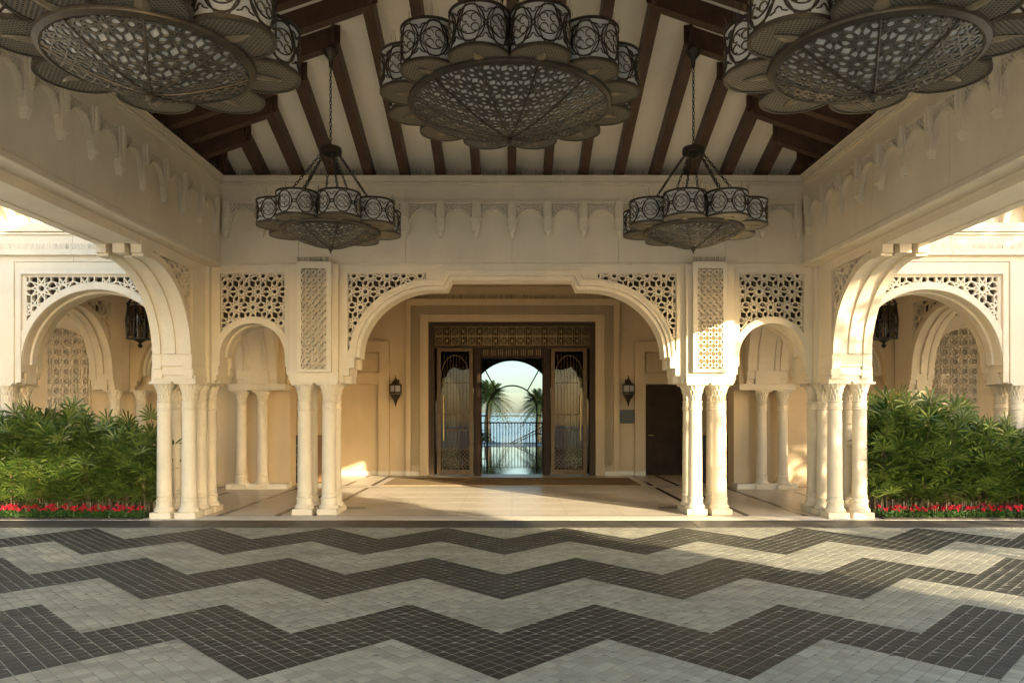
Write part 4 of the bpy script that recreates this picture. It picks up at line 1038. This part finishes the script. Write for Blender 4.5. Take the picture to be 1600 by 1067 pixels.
# leaves, turned right back against the side lights
for s in (-1, 1):
    yl = YE-.075
    x0, x1 = sorted((s*1.03, s*1.98))
    frL = lambda u, d, z, yl=yl: (u, yl+d, z)
    leaf = MB().plate(frL, [(x0, .012), (x1, .012), (x1, 3.36), (x0, 3.36)], -.03, .03, [[(x0+.10, .16), (x1-.10, .16), (x1-.10, 3.27), (x0+.10, 3.27)]]).build('door_leaf', 'leafmetal', ent, bevel=.005)
    MB().fbox(frL, x0+.1, x1-.1, -.004, .004, .16, 3.27).build('pane', 'smoke', leaf)
    b = MB()
    inx0, inx1 = x0+.1, x1-.1; n = 9
    for i in range(1, n):
        xx = inx0+(inx1-inx0)*i/n; b.bar(frL, (xx, .72), (xx, 1.62 if i % 2 else 1.22), .011, -.018, -.005)
        b.bar(frL, (xx, 1.62), (xx, 3.2), .007, -.016, -.005)
    for z in (.70, 1.20, 1.62, 2.45): b.bar(frL, (inx0, z), (inx1, z), .014, -.02, -.005)
    for i in range(n):
        xa, xb = inx0+(inx1-inx0)*i/n, inx0+(inx1-inx0)*(i+1)/n; m_ = (xa+xb)/2
        for z in (1.20, 1.62):
            ar = arc(m_, z-.06, (xb-xa)/2, .05, 0, 180, 6)
            for p, q in zip(ar[:-1], ar[1:]): b.bar(frL, p, q, .008, -.018, -.005)
    dg = []
    for k in range(-14, 15):
        t = k*.105; c_ = (inx0+inx1)/2+t; dg += [((c_-.6, -.2), (c_+.6, 1.0)), ((c_-.6, 1.0), (c_+.6, -.2))]
    for p, q in clip(dg, [(inx0, .17), (inx1, .17), (inx1, .69), (inx0, .69)], .02): b.bar(frL, p, q, .012, -.018, -.005)
    # pointed arch tracery at the top
    ar = arc((inx0+inx1)/2, 2.55, (inx1-inx0)/2, .62, 0, 180, 18)
    for p, q in zip(ar[:-1], ar[1:]): b.bar(frL, p, q, .014, -.02, -.005)
    b.build('tracery', 'leafmetal', leaf)
    xh = s*1.80
    hb = MB(); hb.tube([(xh, yl-.10, .92), (xh, yl-.10, 2.12)], .017, 10); hb.tube([(xh, yl-.10, 1.1), (xh, yl-.02, 1.1)], .012, 8); hb.tube([(xh, yl-.10, 1.75), (xh, yl-.02, 1.75)], .012, 8)
    hb.build('pull_handle', 'gold', leaf, smooth=True)

# ================================================================== lobby seen through the doors
YL = 37.0
lobby = thing('lobby', 'dim lobby hall with polished floor behind the open entrance doors', 'room', (0, 28, 0))
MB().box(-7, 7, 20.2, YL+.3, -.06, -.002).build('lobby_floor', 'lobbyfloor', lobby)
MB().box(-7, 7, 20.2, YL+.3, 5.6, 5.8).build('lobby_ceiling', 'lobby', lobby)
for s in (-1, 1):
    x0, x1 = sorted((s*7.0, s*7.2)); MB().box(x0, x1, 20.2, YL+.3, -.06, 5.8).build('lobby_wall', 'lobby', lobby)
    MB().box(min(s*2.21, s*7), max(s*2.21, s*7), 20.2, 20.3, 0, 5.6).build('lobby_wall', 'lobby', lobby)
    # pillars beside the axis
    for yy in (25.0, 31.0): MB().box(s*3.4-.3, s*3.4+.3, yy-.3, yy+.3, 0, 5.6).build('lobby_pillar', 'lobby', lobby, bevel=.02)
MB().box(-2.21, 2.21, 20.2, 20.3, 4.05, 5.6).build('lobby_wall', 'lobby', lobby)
# far wall with three arched openings
frZ = lambda u, d, z: (u, YL+d, z)
def far_open(c, hw_, zs, ztop): return [(c-hw_, 0)]+arc(c, zs, hw_, ztop-zs, 180, 0, 28)+[(c+hw_, 0)]
po = [(-7, 0), (-7, 5.6), (7, 5.6), (7, 0)]
for c, hw_, zs, zt in ((3.25, .72, 2.2, 3.5), (0, 2.2, 1.98, 4.32), (-3.25, .72, 2.2, 3.5)): po += far_open(c, hw_, zs, zt)[::-1]
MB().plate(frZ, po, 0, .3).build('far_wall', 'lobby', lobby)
win = thing('arched_window', 'large arched glazed opening with black radial bars at the far end of the lobby', 'window', (0, YL, 0))
b = MB()
def path3(fr, P, w_, d0, d1):
    for p, q in zip(P[:-1], P[1:]): b.bar(fr, p, q, w_, d0, d1)
path3(frZ, [(-1.23, 0), (-1.23, 1.78)]+arc(0, 1.78, 1.23, 1.22, 180, 0, 28)+[(1.23, 1.78), (1.23, 0)], .07, .10, .16)
for s in (-1, 1):
    for a in (52, ): b.bar(frZ, (s*1.23*cos(radians(a)), 1.78+1.22*sin(radians(a))), (s*2.2*cos(radians(a)), 1.98+2.33*sin(radians(a))), .06, .10, .16)
    for z in (.62, 1.52): b.bar(frZ, (s*1.23, z), (s*2.2, z), .06, .10, .16)
b.build('glazing_bars', 'iron', win)
P = far_open(0, 2.2, 1.98, 4.32)
MB().strip(frZ, offset(P, -.09), offset(P, .0), .06, .26).build('frame', 'iron', win)
MB().plate(frZ, P, .125, .132).build('pane', 'glass', win)
for s in (-1, 1):
    w2 = thing('side_window', 'narrow arched lobby window beside the large far arch', 'window', (s*3.25, YL, 0), 'narrow far lobby windows')
    P = far_open(s*3.25, .72, 2.2, 3.5)
    MB().strip(frZ, offset(P, -.07), offset(P, .0), .06, .26).build('frame', 'iron', w2)
    b = MB()
    for z in (.9, 1.8, 2.6): b.bar(frZ, (s*3.25-.71, z), (s*3.25+.71, z), .05, .1, .15)
    b.bar(frZ, (s*3.25, 0), (s*3.25, 3.45), .05, .1, .15)
    b.build('glazing_bars', 'iron', w2); MB().plate(frZ, P, .125, .132).build('pane', 'glass', w2)

# ================================================================== terrace, railing, garden and sea beyond
struct(MB().box(-30, 30, YL+.3, 43, -.5, -.03).build('terrace', 'marble'))
rail = thing('terrace_railing', 'black iron terrace railing with upright bars in front of the sea', 'railing', (0, 38.6, 0))
MB().box(-6, 6, 38.57, 38.63, 1.11, 1.18).build('top_rail', 'iron', rail); MB().box(-6, 6, 38.58, 38.62, .06, .10).build('bottom_rail', 'iron', rail)
bar_me = MB().box(-.019, .019, -.019, .019, 0.0, 1.14).mesh('baluster', 'iron')
x = -2.8
while x < 2.81: place('baluster', bar_me, rail, (x, 38.6, -.03)); x += .155
st = thing('stair_railing', 'sloping black iron stair handrail beyond the terrace railing', 'railing', (1.2, 40.5, 0))
b = MB(); b.tube([(-.1, 40.4, .02), (2.6, 40.9, 1.35)], .03, 6); b.tube([(-.1, 40.4, -.1), (2.6, 40.9, 1.15)], .02, 6); b.build('handrail', 'iron', st)
for i in range(14):
    t = i/13; x = -.1+2.7*t; y = 40.4+.5*t; z = .02+1.33*t
    MB().tube([(x, y, -.03), (x, y, z)], .016, 5).build('upright', 'iron', st)
struct(MB().add([(-120, 43, -2.2), (120, 43, -2.2), (120, 75, -2.6), (-120, 75, -2.6)], [(0, 1, 2, 3)]).build('garden', 'sand'))
tag(MB().box(-8, 8, 60, 60.5, -2.5, -1.5).build('garden_wall', 'white', None, bevel=.03), 'low pale wall at the edge of the beach garden', 'wall')
struct(MB().add([(-6000, 74, -3.0), (6000, 74, -3.0), (6000, 9000, -3.0), (-6000, 9000, -3.0)], [(0, 1, 2, 3)]).build('sea', 'water'))
b = MB(); n = 60
pts = []
for i in range(n+1):
    xx = -260+520*i/n; hgt = 1.2+2.2*abs(sin(i*1.7))*random.random()+(1.5 if random.random() < .2 else 0)
    pts.append((xx, hgt-3.0))
b.plate(lambda u, d, z: (u, 900+d, z), [(260, -3.5)]+[(-260, -3.5)]+pts, 0, 40)
struct(b.build('far_shore', 'farland'))

def date_palm(x, y, z0, h, cr, seed, label):
    r = random.Random(seed)
    t = thing('date_palm', label, 'palm tree', (x, y, z0), 'date palms in the beach garden')
    b = MB(); P = [(x+.08*sin(i*.8), y, z0+h*i/10) for i in range(11)]
    b.tube(P, [.26-.008*i+(.02 if i % 2 else 0) for i in range(11)], 10); b.build('trunk', 'trunk', t)
    b = MB(); top = Vector(P[-1])
    for k in range(120):
        az = r.uniform(0, 2*pi); el = r.uniform(-.5, 1.35); L = cr*r.uniform(.8, 1.1)
        d = Vector((cos(az)*cos(el), sin(az)*cos(el), sin(el))); side_ = d.cross(Vector((0, 0, 1))).normalized()
        prev = None; N = 14
        for i in range(N+1):
            u = i/N; p = top+d*L*u+Vector((0, 0, -1))*L*.55*u*u*(1.1-.3*el)
            if prev is not None:
                tg = (p-prev).normalized(); ll = .42*cr/2.4*sin(pi*min(1, u*.9+.12))+.06
                for sg in (-1, 1):
                    e = p+(side_*sg*.8+tg*.7+Vector((0, 0, -.25))).normalized()*ll*r.uniform(.8, 1.15)
                    wv = tg*.055
                    b.add([p-wv, p+wv, e], [(0, 1, 2)])
                b.add([prev, p, p+Vector((0, 0, .02))], [(0, 1, 2)])
            prev = p
    b.build('crown', 'datefrond', t)
date_palm(-1.75, 55, -2.3, 5.0, 2.15, 3, 'bushy date palm with tall crown behind the railing, seen through the arch beside the shrubs')
date_palm(2.05, 57, -2.4, 4.75, 2.0, 5, 'date palm with low drooping crown behind the sloping stair handrail')
date_palm(-7.5, 66, -2.5, 5.6, 2.7, 8, 'more distant date palm nearer the water beyond the bushy palm')
date_palm(8.5, 64, -2.5, 5.4, 2.7, 9, 'more distant date palm nearer the water beyond the stair handrail')

def leafy(name, x, y, z0, h, rx, rz_, n, leaf, seed, label, cat, group, trunk=True, m='treeleaf'):
    r = random.Random(seed); t = thing(name, label, cat, (x, y, z0), group)
    if trunk:
        b = MB(); b.tube([(x, y, z0), (x+.05, y, z0+h*.35), (x, y, z0+h*.7)], [.2, .15, .08], 8)
        for k in range(7):
            a = r.uniform(0, 2*pi); b.tube([(x, y, z0+h*.35), (x+cos(a)*rx*.35, y+sin(a)*rx*.35, z0+h*.55), (x+cos(a)*rx*.75, y+sin(a)*rx*.75, z0+h*.72)], [.08, .05, .02], 6)
        b.build('trunk', 'trunk', t)
    b = MB(); cl = [(r.uniform(-1, 1), r.uniform(-1, 1), r.uniform(-1, 1)) for _ in range(40)]; cl = [c for c in cl if c[0]**2+c[1]**2+c[2]**2 < 1]
    zc_ = z0+h-rz_
    for k in range(n):
        c = r.choice(cl); g_ = [r.gauss(0, .2) for _ in range(3)]
        p = Vector((x+(c[0]+g_[0])*rx, y+(c[1]+g_[1])*rx, zc_+(c[2]+g_[2])*rz_))
        u = Vector((r.gauss(0, 1), r.gauss(0, 1), r.gauss(0, .6))).normalized(); v = u.orthogonal().normalized(); s_ = leaf*r.uniform(.6, 1.3)
        b.add([p-u*s_, p+v*s_*.4, p+u*s_, p-v*s_*.4], [(0, 1, 2, 3)])
    b.build('crown' if trunk else 'foliage', m, t)
leafy('garden_shrub', -1.75, 46, -2.2, 2.7, .55, 1.1, 900, .12, 21, 'rounded green shrub below the bushy date palm beyond the railing', 'shrub', None, False)
leafy('garden_shrub', 1.95, 47, -2.2, 2.4, .5, 1.0, 900, .12, 22, 'rounded green shrub below the stair handrail beyond the railing', 'shrub', None, False)
# shade tree beside the drive, outside the frame: it dapples the wing
leafy('shade_tree', 14.2, 4.7, -.15, 8.2, 2.3, 2.9, 5200, .20, 31, 'broad leafy shade tree beside the driveway by the sunlit wing', 'tree', 'shade trees by the drive')
leafy('shade_tree', 13.0, 2.1, -.15, 6.4, 1.15, 2.4, 1500, .16, 33, 'unseen slender leafy tree added to dapple the sun on the corner columns', 'tree', None)  # unseen tree added to soften the sun on the corner columns
leafy('shade_tree', 17.5, 7.2, -.15, 8.8, 2.6, 3.1, 5600, .20, 32, 'broad leafy shade tree beside the driveway by the sunlit wing', 'tree', 'shade trees by the drive')

for i, yy in enumerate((-.6, -2.7, -4.8, -6.9, -8.8)):  # tree row added out of view to keep sun off the driveway
    leafy('shade_tree', 8.6+(i % 2)*.7, yy, gz(-6), 6.4+(i % 3)*.4, 1.5, 3.1, 4200, .24, 40+i, 'unseen dense tree of the row added to shade the driveway', 'tree', 'added shading tree row')

for i, yy in enumerate((-2, 3.5, 9)):  # trees added out of view to reduce sky light on this wing
    leafy('sky_block_tree', -14.8-(i % 2)*1.2, yy, gz(0), 8.8+(i % 3)*.8, 2.6, 3.7, 3000, .40, 80+i, 'large unseen tree added to cut sky light on the wing away from the service door', 'tree', 'added trees cutting sky light')

# ================================================================== chandeliers
DR = 0.245
def cyl(R, th, z): return (R*sin(th), -R*cos(th), z)
def drum_meshes(H):
    b = MB(); b.lathe([(DR, 0), (DR, H)], 40, cap=False); shade = b.mesh('lamp_drum', 'frost', smooth='all')
    b = MB(); b.lathe([(DR-.012, -.012), (DR+.012, -.012), (DR+.014, .012), (DR+.002, .014)], 40, cap=False); rim = b.mesh('rim', 'bronze', smooth=True)
    b = MB(); b.lathe([(DR+.002, H-.012), (DR+.014, H-.010), (DR+.014, H+.01), (DR-.012, H+.012)], 40, cap=False); rim2 = b.mesh('rim', 'bronze', smooth=True)
    iron = MB(); gold = MB()
    def line(bb, P, wd, r0=DR+.001, r1=DR+.010):
        for p, q in zip(P[:-1], P[1:]):
            n = max(1, int(abs(p[0]-q[0])/.03))
            for i in range(n):
                a = (p[0]+(q[0]-p[0])*i/n, p[1]+(q[1]-p[1])*i/n); c = (p[0]+(q[0]-p[0])*(i+1)/n, p[1]+(q[1]-p[1])*(i+1)/n)
                bb.bar(lambda u, d, z: cyl(DR+d, u/DR, z), a, c, wd, .010, .001)
    per = 2*pi*DR/6; mid = H/2; rr = H*.43
    for k in range(6):
        c = k*per
        line(iron, [(c+rr*.80*cos(2*pi*i/22), mid+rr*sin(2*pi*i/22)) for i in range(23)], .011)
        line(iron, [(c+rr*.62*cos(2*pi*i/22), mid+rr*.62*sin(2*pi*i/22)) for i in range(23)], .006)
        for sx in (-1, 1):
            for sz in (-1, 1):
                q = rr*.27
                line(gold, [(c+sx*q+q*.8*cos(2*pi*i/10), mid+sz*q+q*.8*sin(2*pi*i/10)) for i in range(9)], .006)
        e = c+per/2; dd = .022
        line(iron, [(e, mid+dd), (e+dd, mid), (e, mid-dd), (e-dd, mid), (e, mid+dd)], .008)
        for sx in (-1, 1):
            for sz in (-1, 1):
                line(iron, [(e+sx*dd*.5, mid+sz*dd*.5), (e+sx*per*.2, mid+sz*H*.2), (e+sx*per*.36, mid+sz*H*.46)], .007)
                line(iron, [(e, mid+sz*H*.24), (e+sx*.018, mid+sz*H*.28), (e+sx*.018, mid+sz*H*.32), (e+sx*.05, mid+sz*H*.36)], .006)
    iw = iron.mesh('ironwork', 'bronze'); gw = gold.mesh('scrollwork', 'bronze2')
    b = MB(); b.lathe([(.001, -.008), (DR-.01, -.008), (DR-.008, -.004)], 40, cap=False); disc = b.mesh('base_disc', 'woven')
    b = MB(); L = []
    for i in range(13):
        t = i/12; y = -.135+.27*t; wv = .042*sin(pi*t); L.append((wv, y))
    for i in range(12):
        (w0, y0), (w1, y1) = L[i], L[i+1]
        b.add([(-w0, y0, -.012), (-w1, y1, -.012), (0, y1, -.020), (0, y0, -.020)], [(0, 1, 2, 3)]); b.add([(0, y0, -.020), (0, y1, -.020), (w1, y1, -.012), (w0, y0, -.012)], [(0, 1, 2, 3)])
    leaf = b.mesh('leaf_cutout', 'dullbrass')
    b = MB(); r = random.Random(4)
    for k in range(26):
        a = r.uniform(0, 2*pi); p = (DR*cos(a), DR*sin(a), H); b.tube([p, (p[0]*r.uniform(.95, 1.12), p[1]*r.uniform(.95, 1.12), H+r.uniform(.06, .12))], .0013, 3)
    spk = b.mesh('bird_spikes', 'wire')
    b = MB(); b.lathe([(.001, H-.02), (DR-.01, H-.02)], 24, cap=False); lid = b.mesh('lid', 'frost')
    return shade, [('rim', rim), ('rim', rim2), ('ironwork', iw), ('scrollwork', gw), ('base_disc', disc), ('leaf_cutout', leaf), ('bird_spikes', spk), ('lid', lid)]
def bowl_z(r, R, D): t = min(1, r/R); return -D*(1-t**1.55)
def bowl_meshes(R, D, nrib):
    prof = [(R*t, bowl_z(R*t, R, D)) for t in [i/16 for i in range(17)]]; prof[0] = (.002, -D)
    b = MB(); b.lathe(prof, 64, cap=False); inner = b.mesh('glass_bowl', 'frost', smooth='all')
    poly = [((R-.035)*cos(2*pi*i/60), (R-.035)*sin(2*pi*i/60)) for i in range(60)]
    segs = clip(star_segs(.03, .05, .15), poly, .01)
    b = MB()
    for p, q in segs:
        L = sqrt((p[0]-q[0])**2+(p[1]-q[1])**2)
        b.bar(lambda u, d, z: (u, z, bowl_z(sqrt(u*u+z*z), R, D)-d), p, q, .0092, .014, .003)
    fret = b.mesh('bowl_fretwork', 'bowlmetal')
    b = MB()
    for k in range(nrib):
        a = 2*pi*(k+.5)/nrib
        b.tube([(R*t*cos(a), R*t*sin(a), bowl_z(R*t, R, D)-.014) for t in [i/14 for i in range(15)]], .0085, 6)
    rib = b.mesh('bowl_ribs', 'bronze', smooth=True)
    b = MB(); b.lathe([(R-.045, -.028), (R-.02, -.036), (R+.012, -.020), (R+.018, .0), (R+.012, .018), (R-.03, .02)], 64, cap=False); rim = b.mesh('bowl_rim', 'bronze', smooth=True)
    b = MB(); b.lathe([(.03, .03), (.034, .012), (.012, .0), (.012, -.012), (.027, -.022), (.030, -.036), (.016, -.05), (.008, -.058), (.012, -.068), (.004, -.085)], 16); fin = b.mesh('finial', 'bronze', smooth=True)
    return inner, [('bowl_fretwork', fret), ('bowl_ribs', rib), ('bowl_rim', rim)], fin
def chain(p, q, link=.055, r=.0065):
    p, q = Vector(p), Vector(q); d = (q-p); n = max(1, int(d.length/(link*.8))); d.normalize(); u = d.orthogonal().normalized(); v = d.cross(u); b = MB()
    for i in range(n):
        c = p+(q-p)*((i+.5)/n); w_ = u if i % 2 else v
        b.tube([c+d*link*.5*cos(2*pi*k/8)+w_*link*.26*sin(2*pi*k/8) for k in range(9)], r, 4)
    return b
DSm = {}
def chandelier(x, y, zfin, n, ring_r, R, D, H, ztop, zring, label, group):
    t = thing('chandelier', label, 'chandelier', (x, y, zfin), group)
    zr = .085+D                                     # rim height above the finial tip
    if (R, D) not in DSm: DSm[(R, D)] = bowl_meshes(R, D, n)
    inner, outs, fin = DSm[(R, D)]
    bw = place('glass_bowl', inner, t, (0, 0, zr), world=False)
    for n_, me in outs: place(n_, me, bw, (0, 0, 0), world=False)
    place('finial', fin, t, (0, 0, .085), world=False)
    if ('d', H) not in DSm: DSm[('d', H)] = drum_meshes(H)
    sh, subs = DSm[('d', H)]
    for k in range(n):
        a = 2*pi*(k+.5)/n-pi/2
        dr = place('lamp_drum', sh, t, (ring_r*cos(a), ring_r*sin(a), zr+.012), rz=a+pi/2, world=False)
        for n_, me in subs:
            o_ = place(n_, me, dr, (0, 0, 0), world=False)
            if n_ in ('bird_spikes', 'scrollwork'): o_['kind'] = 'stuff'
    place('support_ring', MB().lathe([(ring_r-.02, zr+H*.6), (ring_r+.02, zr+H*.6), (ring_r+.02, zr+H*.6+.03), (ring_r-.02, zr+H*.6+.03), (ring_r-.02, zr+H*.6)], 48, cap=False).mesh('support_ring', 'bronze'), t, (0, 0, 0), world=False)
    zc_ = zring-zfin
    place('hub_ring', MB().lathe([(.10, .03), (.135, .035), (.145, .0), (.14, -.045), (.10, -.06), (.07, -.09), (.02, -.11)], 24).mesh('hub_ring', 'bronze', smooth=True), t, (0, 0, zc_), world=False)
    for k in range(8):
        a = 2*pi*(k+.5)/8-pi/2; f = 1 if k % 2 else .72
        place('hanging_chain', chain((.11*cos(a), .11*sin(a), zc_-.04), (ring_r*.95*cos(a), ring_r*.95*sin(a), zr+H)).mesh('hanging_chain', 'bronze'), t, (0, 0, 0), world=False)
    place('suspension_chain', chain((0, 0, zc_), (0, 0, ztop-zfin)).mesh('suspension_chain', 'bronze'), t, (0, 0, 0), world=False)
    place('ceiling_rose', MB().lathe([(.02, -.22), (.03, -.12), (.09, -.05), (.10, 0)], 20).mesh('ceiling_rose', 'bronze', smooth=True), t, (0, 0, ztop-zfin+.02), world=False)
    return t
for s in (-1, 1):
    chandelier(s*2.34, 9.66, 3.70, 8, .66, .62, .205, .29, 6.30, 5.03, 'eight-lamp bronze chandelier before the facade frieze, '+SIDE[s], 'small chandeliers by the facade')
    chandelier(s*2.28, 4.72, 3.585, 8, .66, .62, .205, .30, 6.20, 4.95, 'eight-lamp bronze chandelier over the outer part of the drive, '+SIDE[s], 'near chandeliers over the drive')
chandelier(-.02, 7.2, 4.215, 12, .98, .955, .30, .345, 6.95, 5.85, 'large twelve-lamp pierced bronze chandelier at the centre of the ceiling', None)

# ================================================================== planting
def rhapis(seed):
    r = random.Random(seed); F_ = MB(); S = MB()
    for c in range(r.randint(5, 7)):
        a = r.uniform(0, 2*pi); bx_, by_ = .14*cos(a)*r.random(), .12*sin(a)*r.random(); H = r.uniform(.75, 1.45)
        lx, ly = r.uniform(-.18, .18), r.uniform(-.15, .15)
        pt = lambda t: Vector((bx_+lx*t*t, by_+ly*t*t, H*t))
        S.tube([pt(i/5) for i in range(6)], [.011, .011, .010, .010, .009, .006], 5)
        nl = r.randint(10, 12)
        for k in range(nl):
            t = max(.10, 1-.86*(k/nl)**1.0*r.uniform(.85, 1.1)); base = pt(t); az = k*2.4+r.uniform(-.4, .4)+c; el = r.uniform(.45, 1.1) if k else 1.35
            d = Vector((cos(az)*cos(el), sin(az)*cos(el), sin(el))); Lp = r.uniform(.14, .26); tip = base+d*Lp
            S.tube([base, tip], .0035, 3)
            sd_ = d.cross(Vector((0, 0, 1))).normalized(); up = sd_.cross(d)
            nf = r.randint(7, 10); span = r.uniform(1.5, 2.1)
            for f in range(nf):
                th = -span+2*span*f/(nf-1); L = r.uniform(.27, .38)*(1-.18*abs(th)/span)
                dir_ = (d*cos(th)+sd_*sin(th)).normalized(); wv = .018
                nrm = (up+dir_*.1).normalized(); wd = dir_.cross(nrm).normalized()
                p0 = tip; p1 = tip+dir_*L*.45-Vector((0, 0, 1))*L*.03; p2 = tip+dir_*L*.8-Vector((0, 0, 1))*L*.09; p3 = tip+dir_*L-Vector((0, 0, 1))*L*.2
                V = [p0, p1-wd*wv, p1-nrm*.006, p1+wd*wv, p2-wd*wv*.8, p2-nrm*.005, p2+wd*wv*.8, p3]
                F_.add(V, [(0, 1, 2), (0, 2, 3), (1, 4, 5, 2), (2, 5, 6, 3), (4, 7, 5), (5, 7, 6)])
    return F_.mesh('fronds', 'frond'), S.mesh('canes', 'cane')
RV = [rhapis(100+i) for i in range(6)]
def flower_mesh(seed):
    r = random.Random(seed); L = MB(); P = MB()
    for k in range(46):
        a = r.uniform(0, 2*pi); rr = .085*sqrt(r.random()); z = r.uniform(.01, .09); p = Vector((rr*cos(a), rr*sin(a), z))
        u = Vector((cos(a)*.8+r.gauss(0, .4), sin(a)*.8+r.gauss(0, .4), r.uniform(.1, .9))).normalized(); v = u.orthogonal().normalized(); s_ = r.uniform(.018, .03)
        L.add([p-u*s_, p+v*s_*.55, p+u*s_, p-v*s_*.55], [(0, 1, 2, 3)])
    for k in range(r.randint(2, 4)):
        a = r.uniform(0, 2*pi); c = Vector((.055*cos(a)*r.random(), .055*sin(a)*r.random(), r.uniform(.10, .165)))
        L.tube([(c.x*.6, c.y*.6, 0), c], .003, 3)
        for i in range(14):
            d = Vector((r.gauss(0, 1), r.gauss(0, 1), r.gauss(.3, .8))).normalized(); v = d.orthogonal().normalized(); p = c+d*.012
            P.add([p-v*.0135, p+d*.015, p+v*.0135, p-d*.005], [(0, 1, 2, 3)])
    return L.mesh('leaves', 'herb'), P.mesh('blossoms', 'petal')
FV = [flower_mesh(200+i) for i in range(5)]
for s in (-1, 1):
    bed = tag(MB().box(min(s*5.75, s*12), max(s*5.75, s*12), 11.56, 12.45, .0, .03).build('planting_bed', 'soil'), 'dark soil strip under the hedge palms and flowers, '+SIDE[s], 'planting bed', 'planting beds beside the columns')
    r = random.Random(50+s); k = 0
    x = 5.86
    while x < 10.3:
        for row, (yy, hs) in enumerate(((11.86, .76), (12.08, .86), (12.30, .92))):
            fm, cm = RV[(k*5+row) % 6]; xx = s*(x+r.uniform(-.07, .07)); k += 1
            if row == 2 and 8.3 < x < 8.7: continue
            sc_ = hs*r.uniform(.80, 1.16)*(1.12 if (s > 0 and x < 7.6) else 1.0)
            if s > 0 and x > 7.95: sc_ *= .88
            t = thing('fan_palm', 'leafy green fan palm in the dense hedge, '+SIDE[s], 'shrub', (xx, yy+r.uniform(-.05, .05), .03), 'fan palms of the hedges', r.uniform(0, 6.28))
            t.scale = (sc_*1.02, sc_*1.02, sc_)
            place('fronds', fm, t, (0, 0, 0), world=False); place('canes', cm, t, (0, 0, 0), world=False)
        x += .205
    x = 5.82; k = 0
    while x < 10.2:
        for row in range(2):
            lm, pm = FV[r.randrange(5)]; k += 1
            t = thing('flowering_plant', 'small crimson bedding plant along the hedge foot, '+SIDE[s], 'flower', (s*(x+r.uniform(-.03, .03)), 11.64+.13*row+r.uniform(-.02, .02), .03), 'crimson bedding flowers', r.uniform(0, 6.28))
            q = r.uniform(.85, 1.15); t.scale = (q, q, q)
            place('leaves', lm, t, (0, 0, 0), world=False); place('blossoms', pm, t, (0, 0, 0), world=False)
        x += .125
print('objects', len(bpy.data.objects), 'tris', sum(len(m.loops)-2*len(m.polygons) for m in bpy.data.meshes))
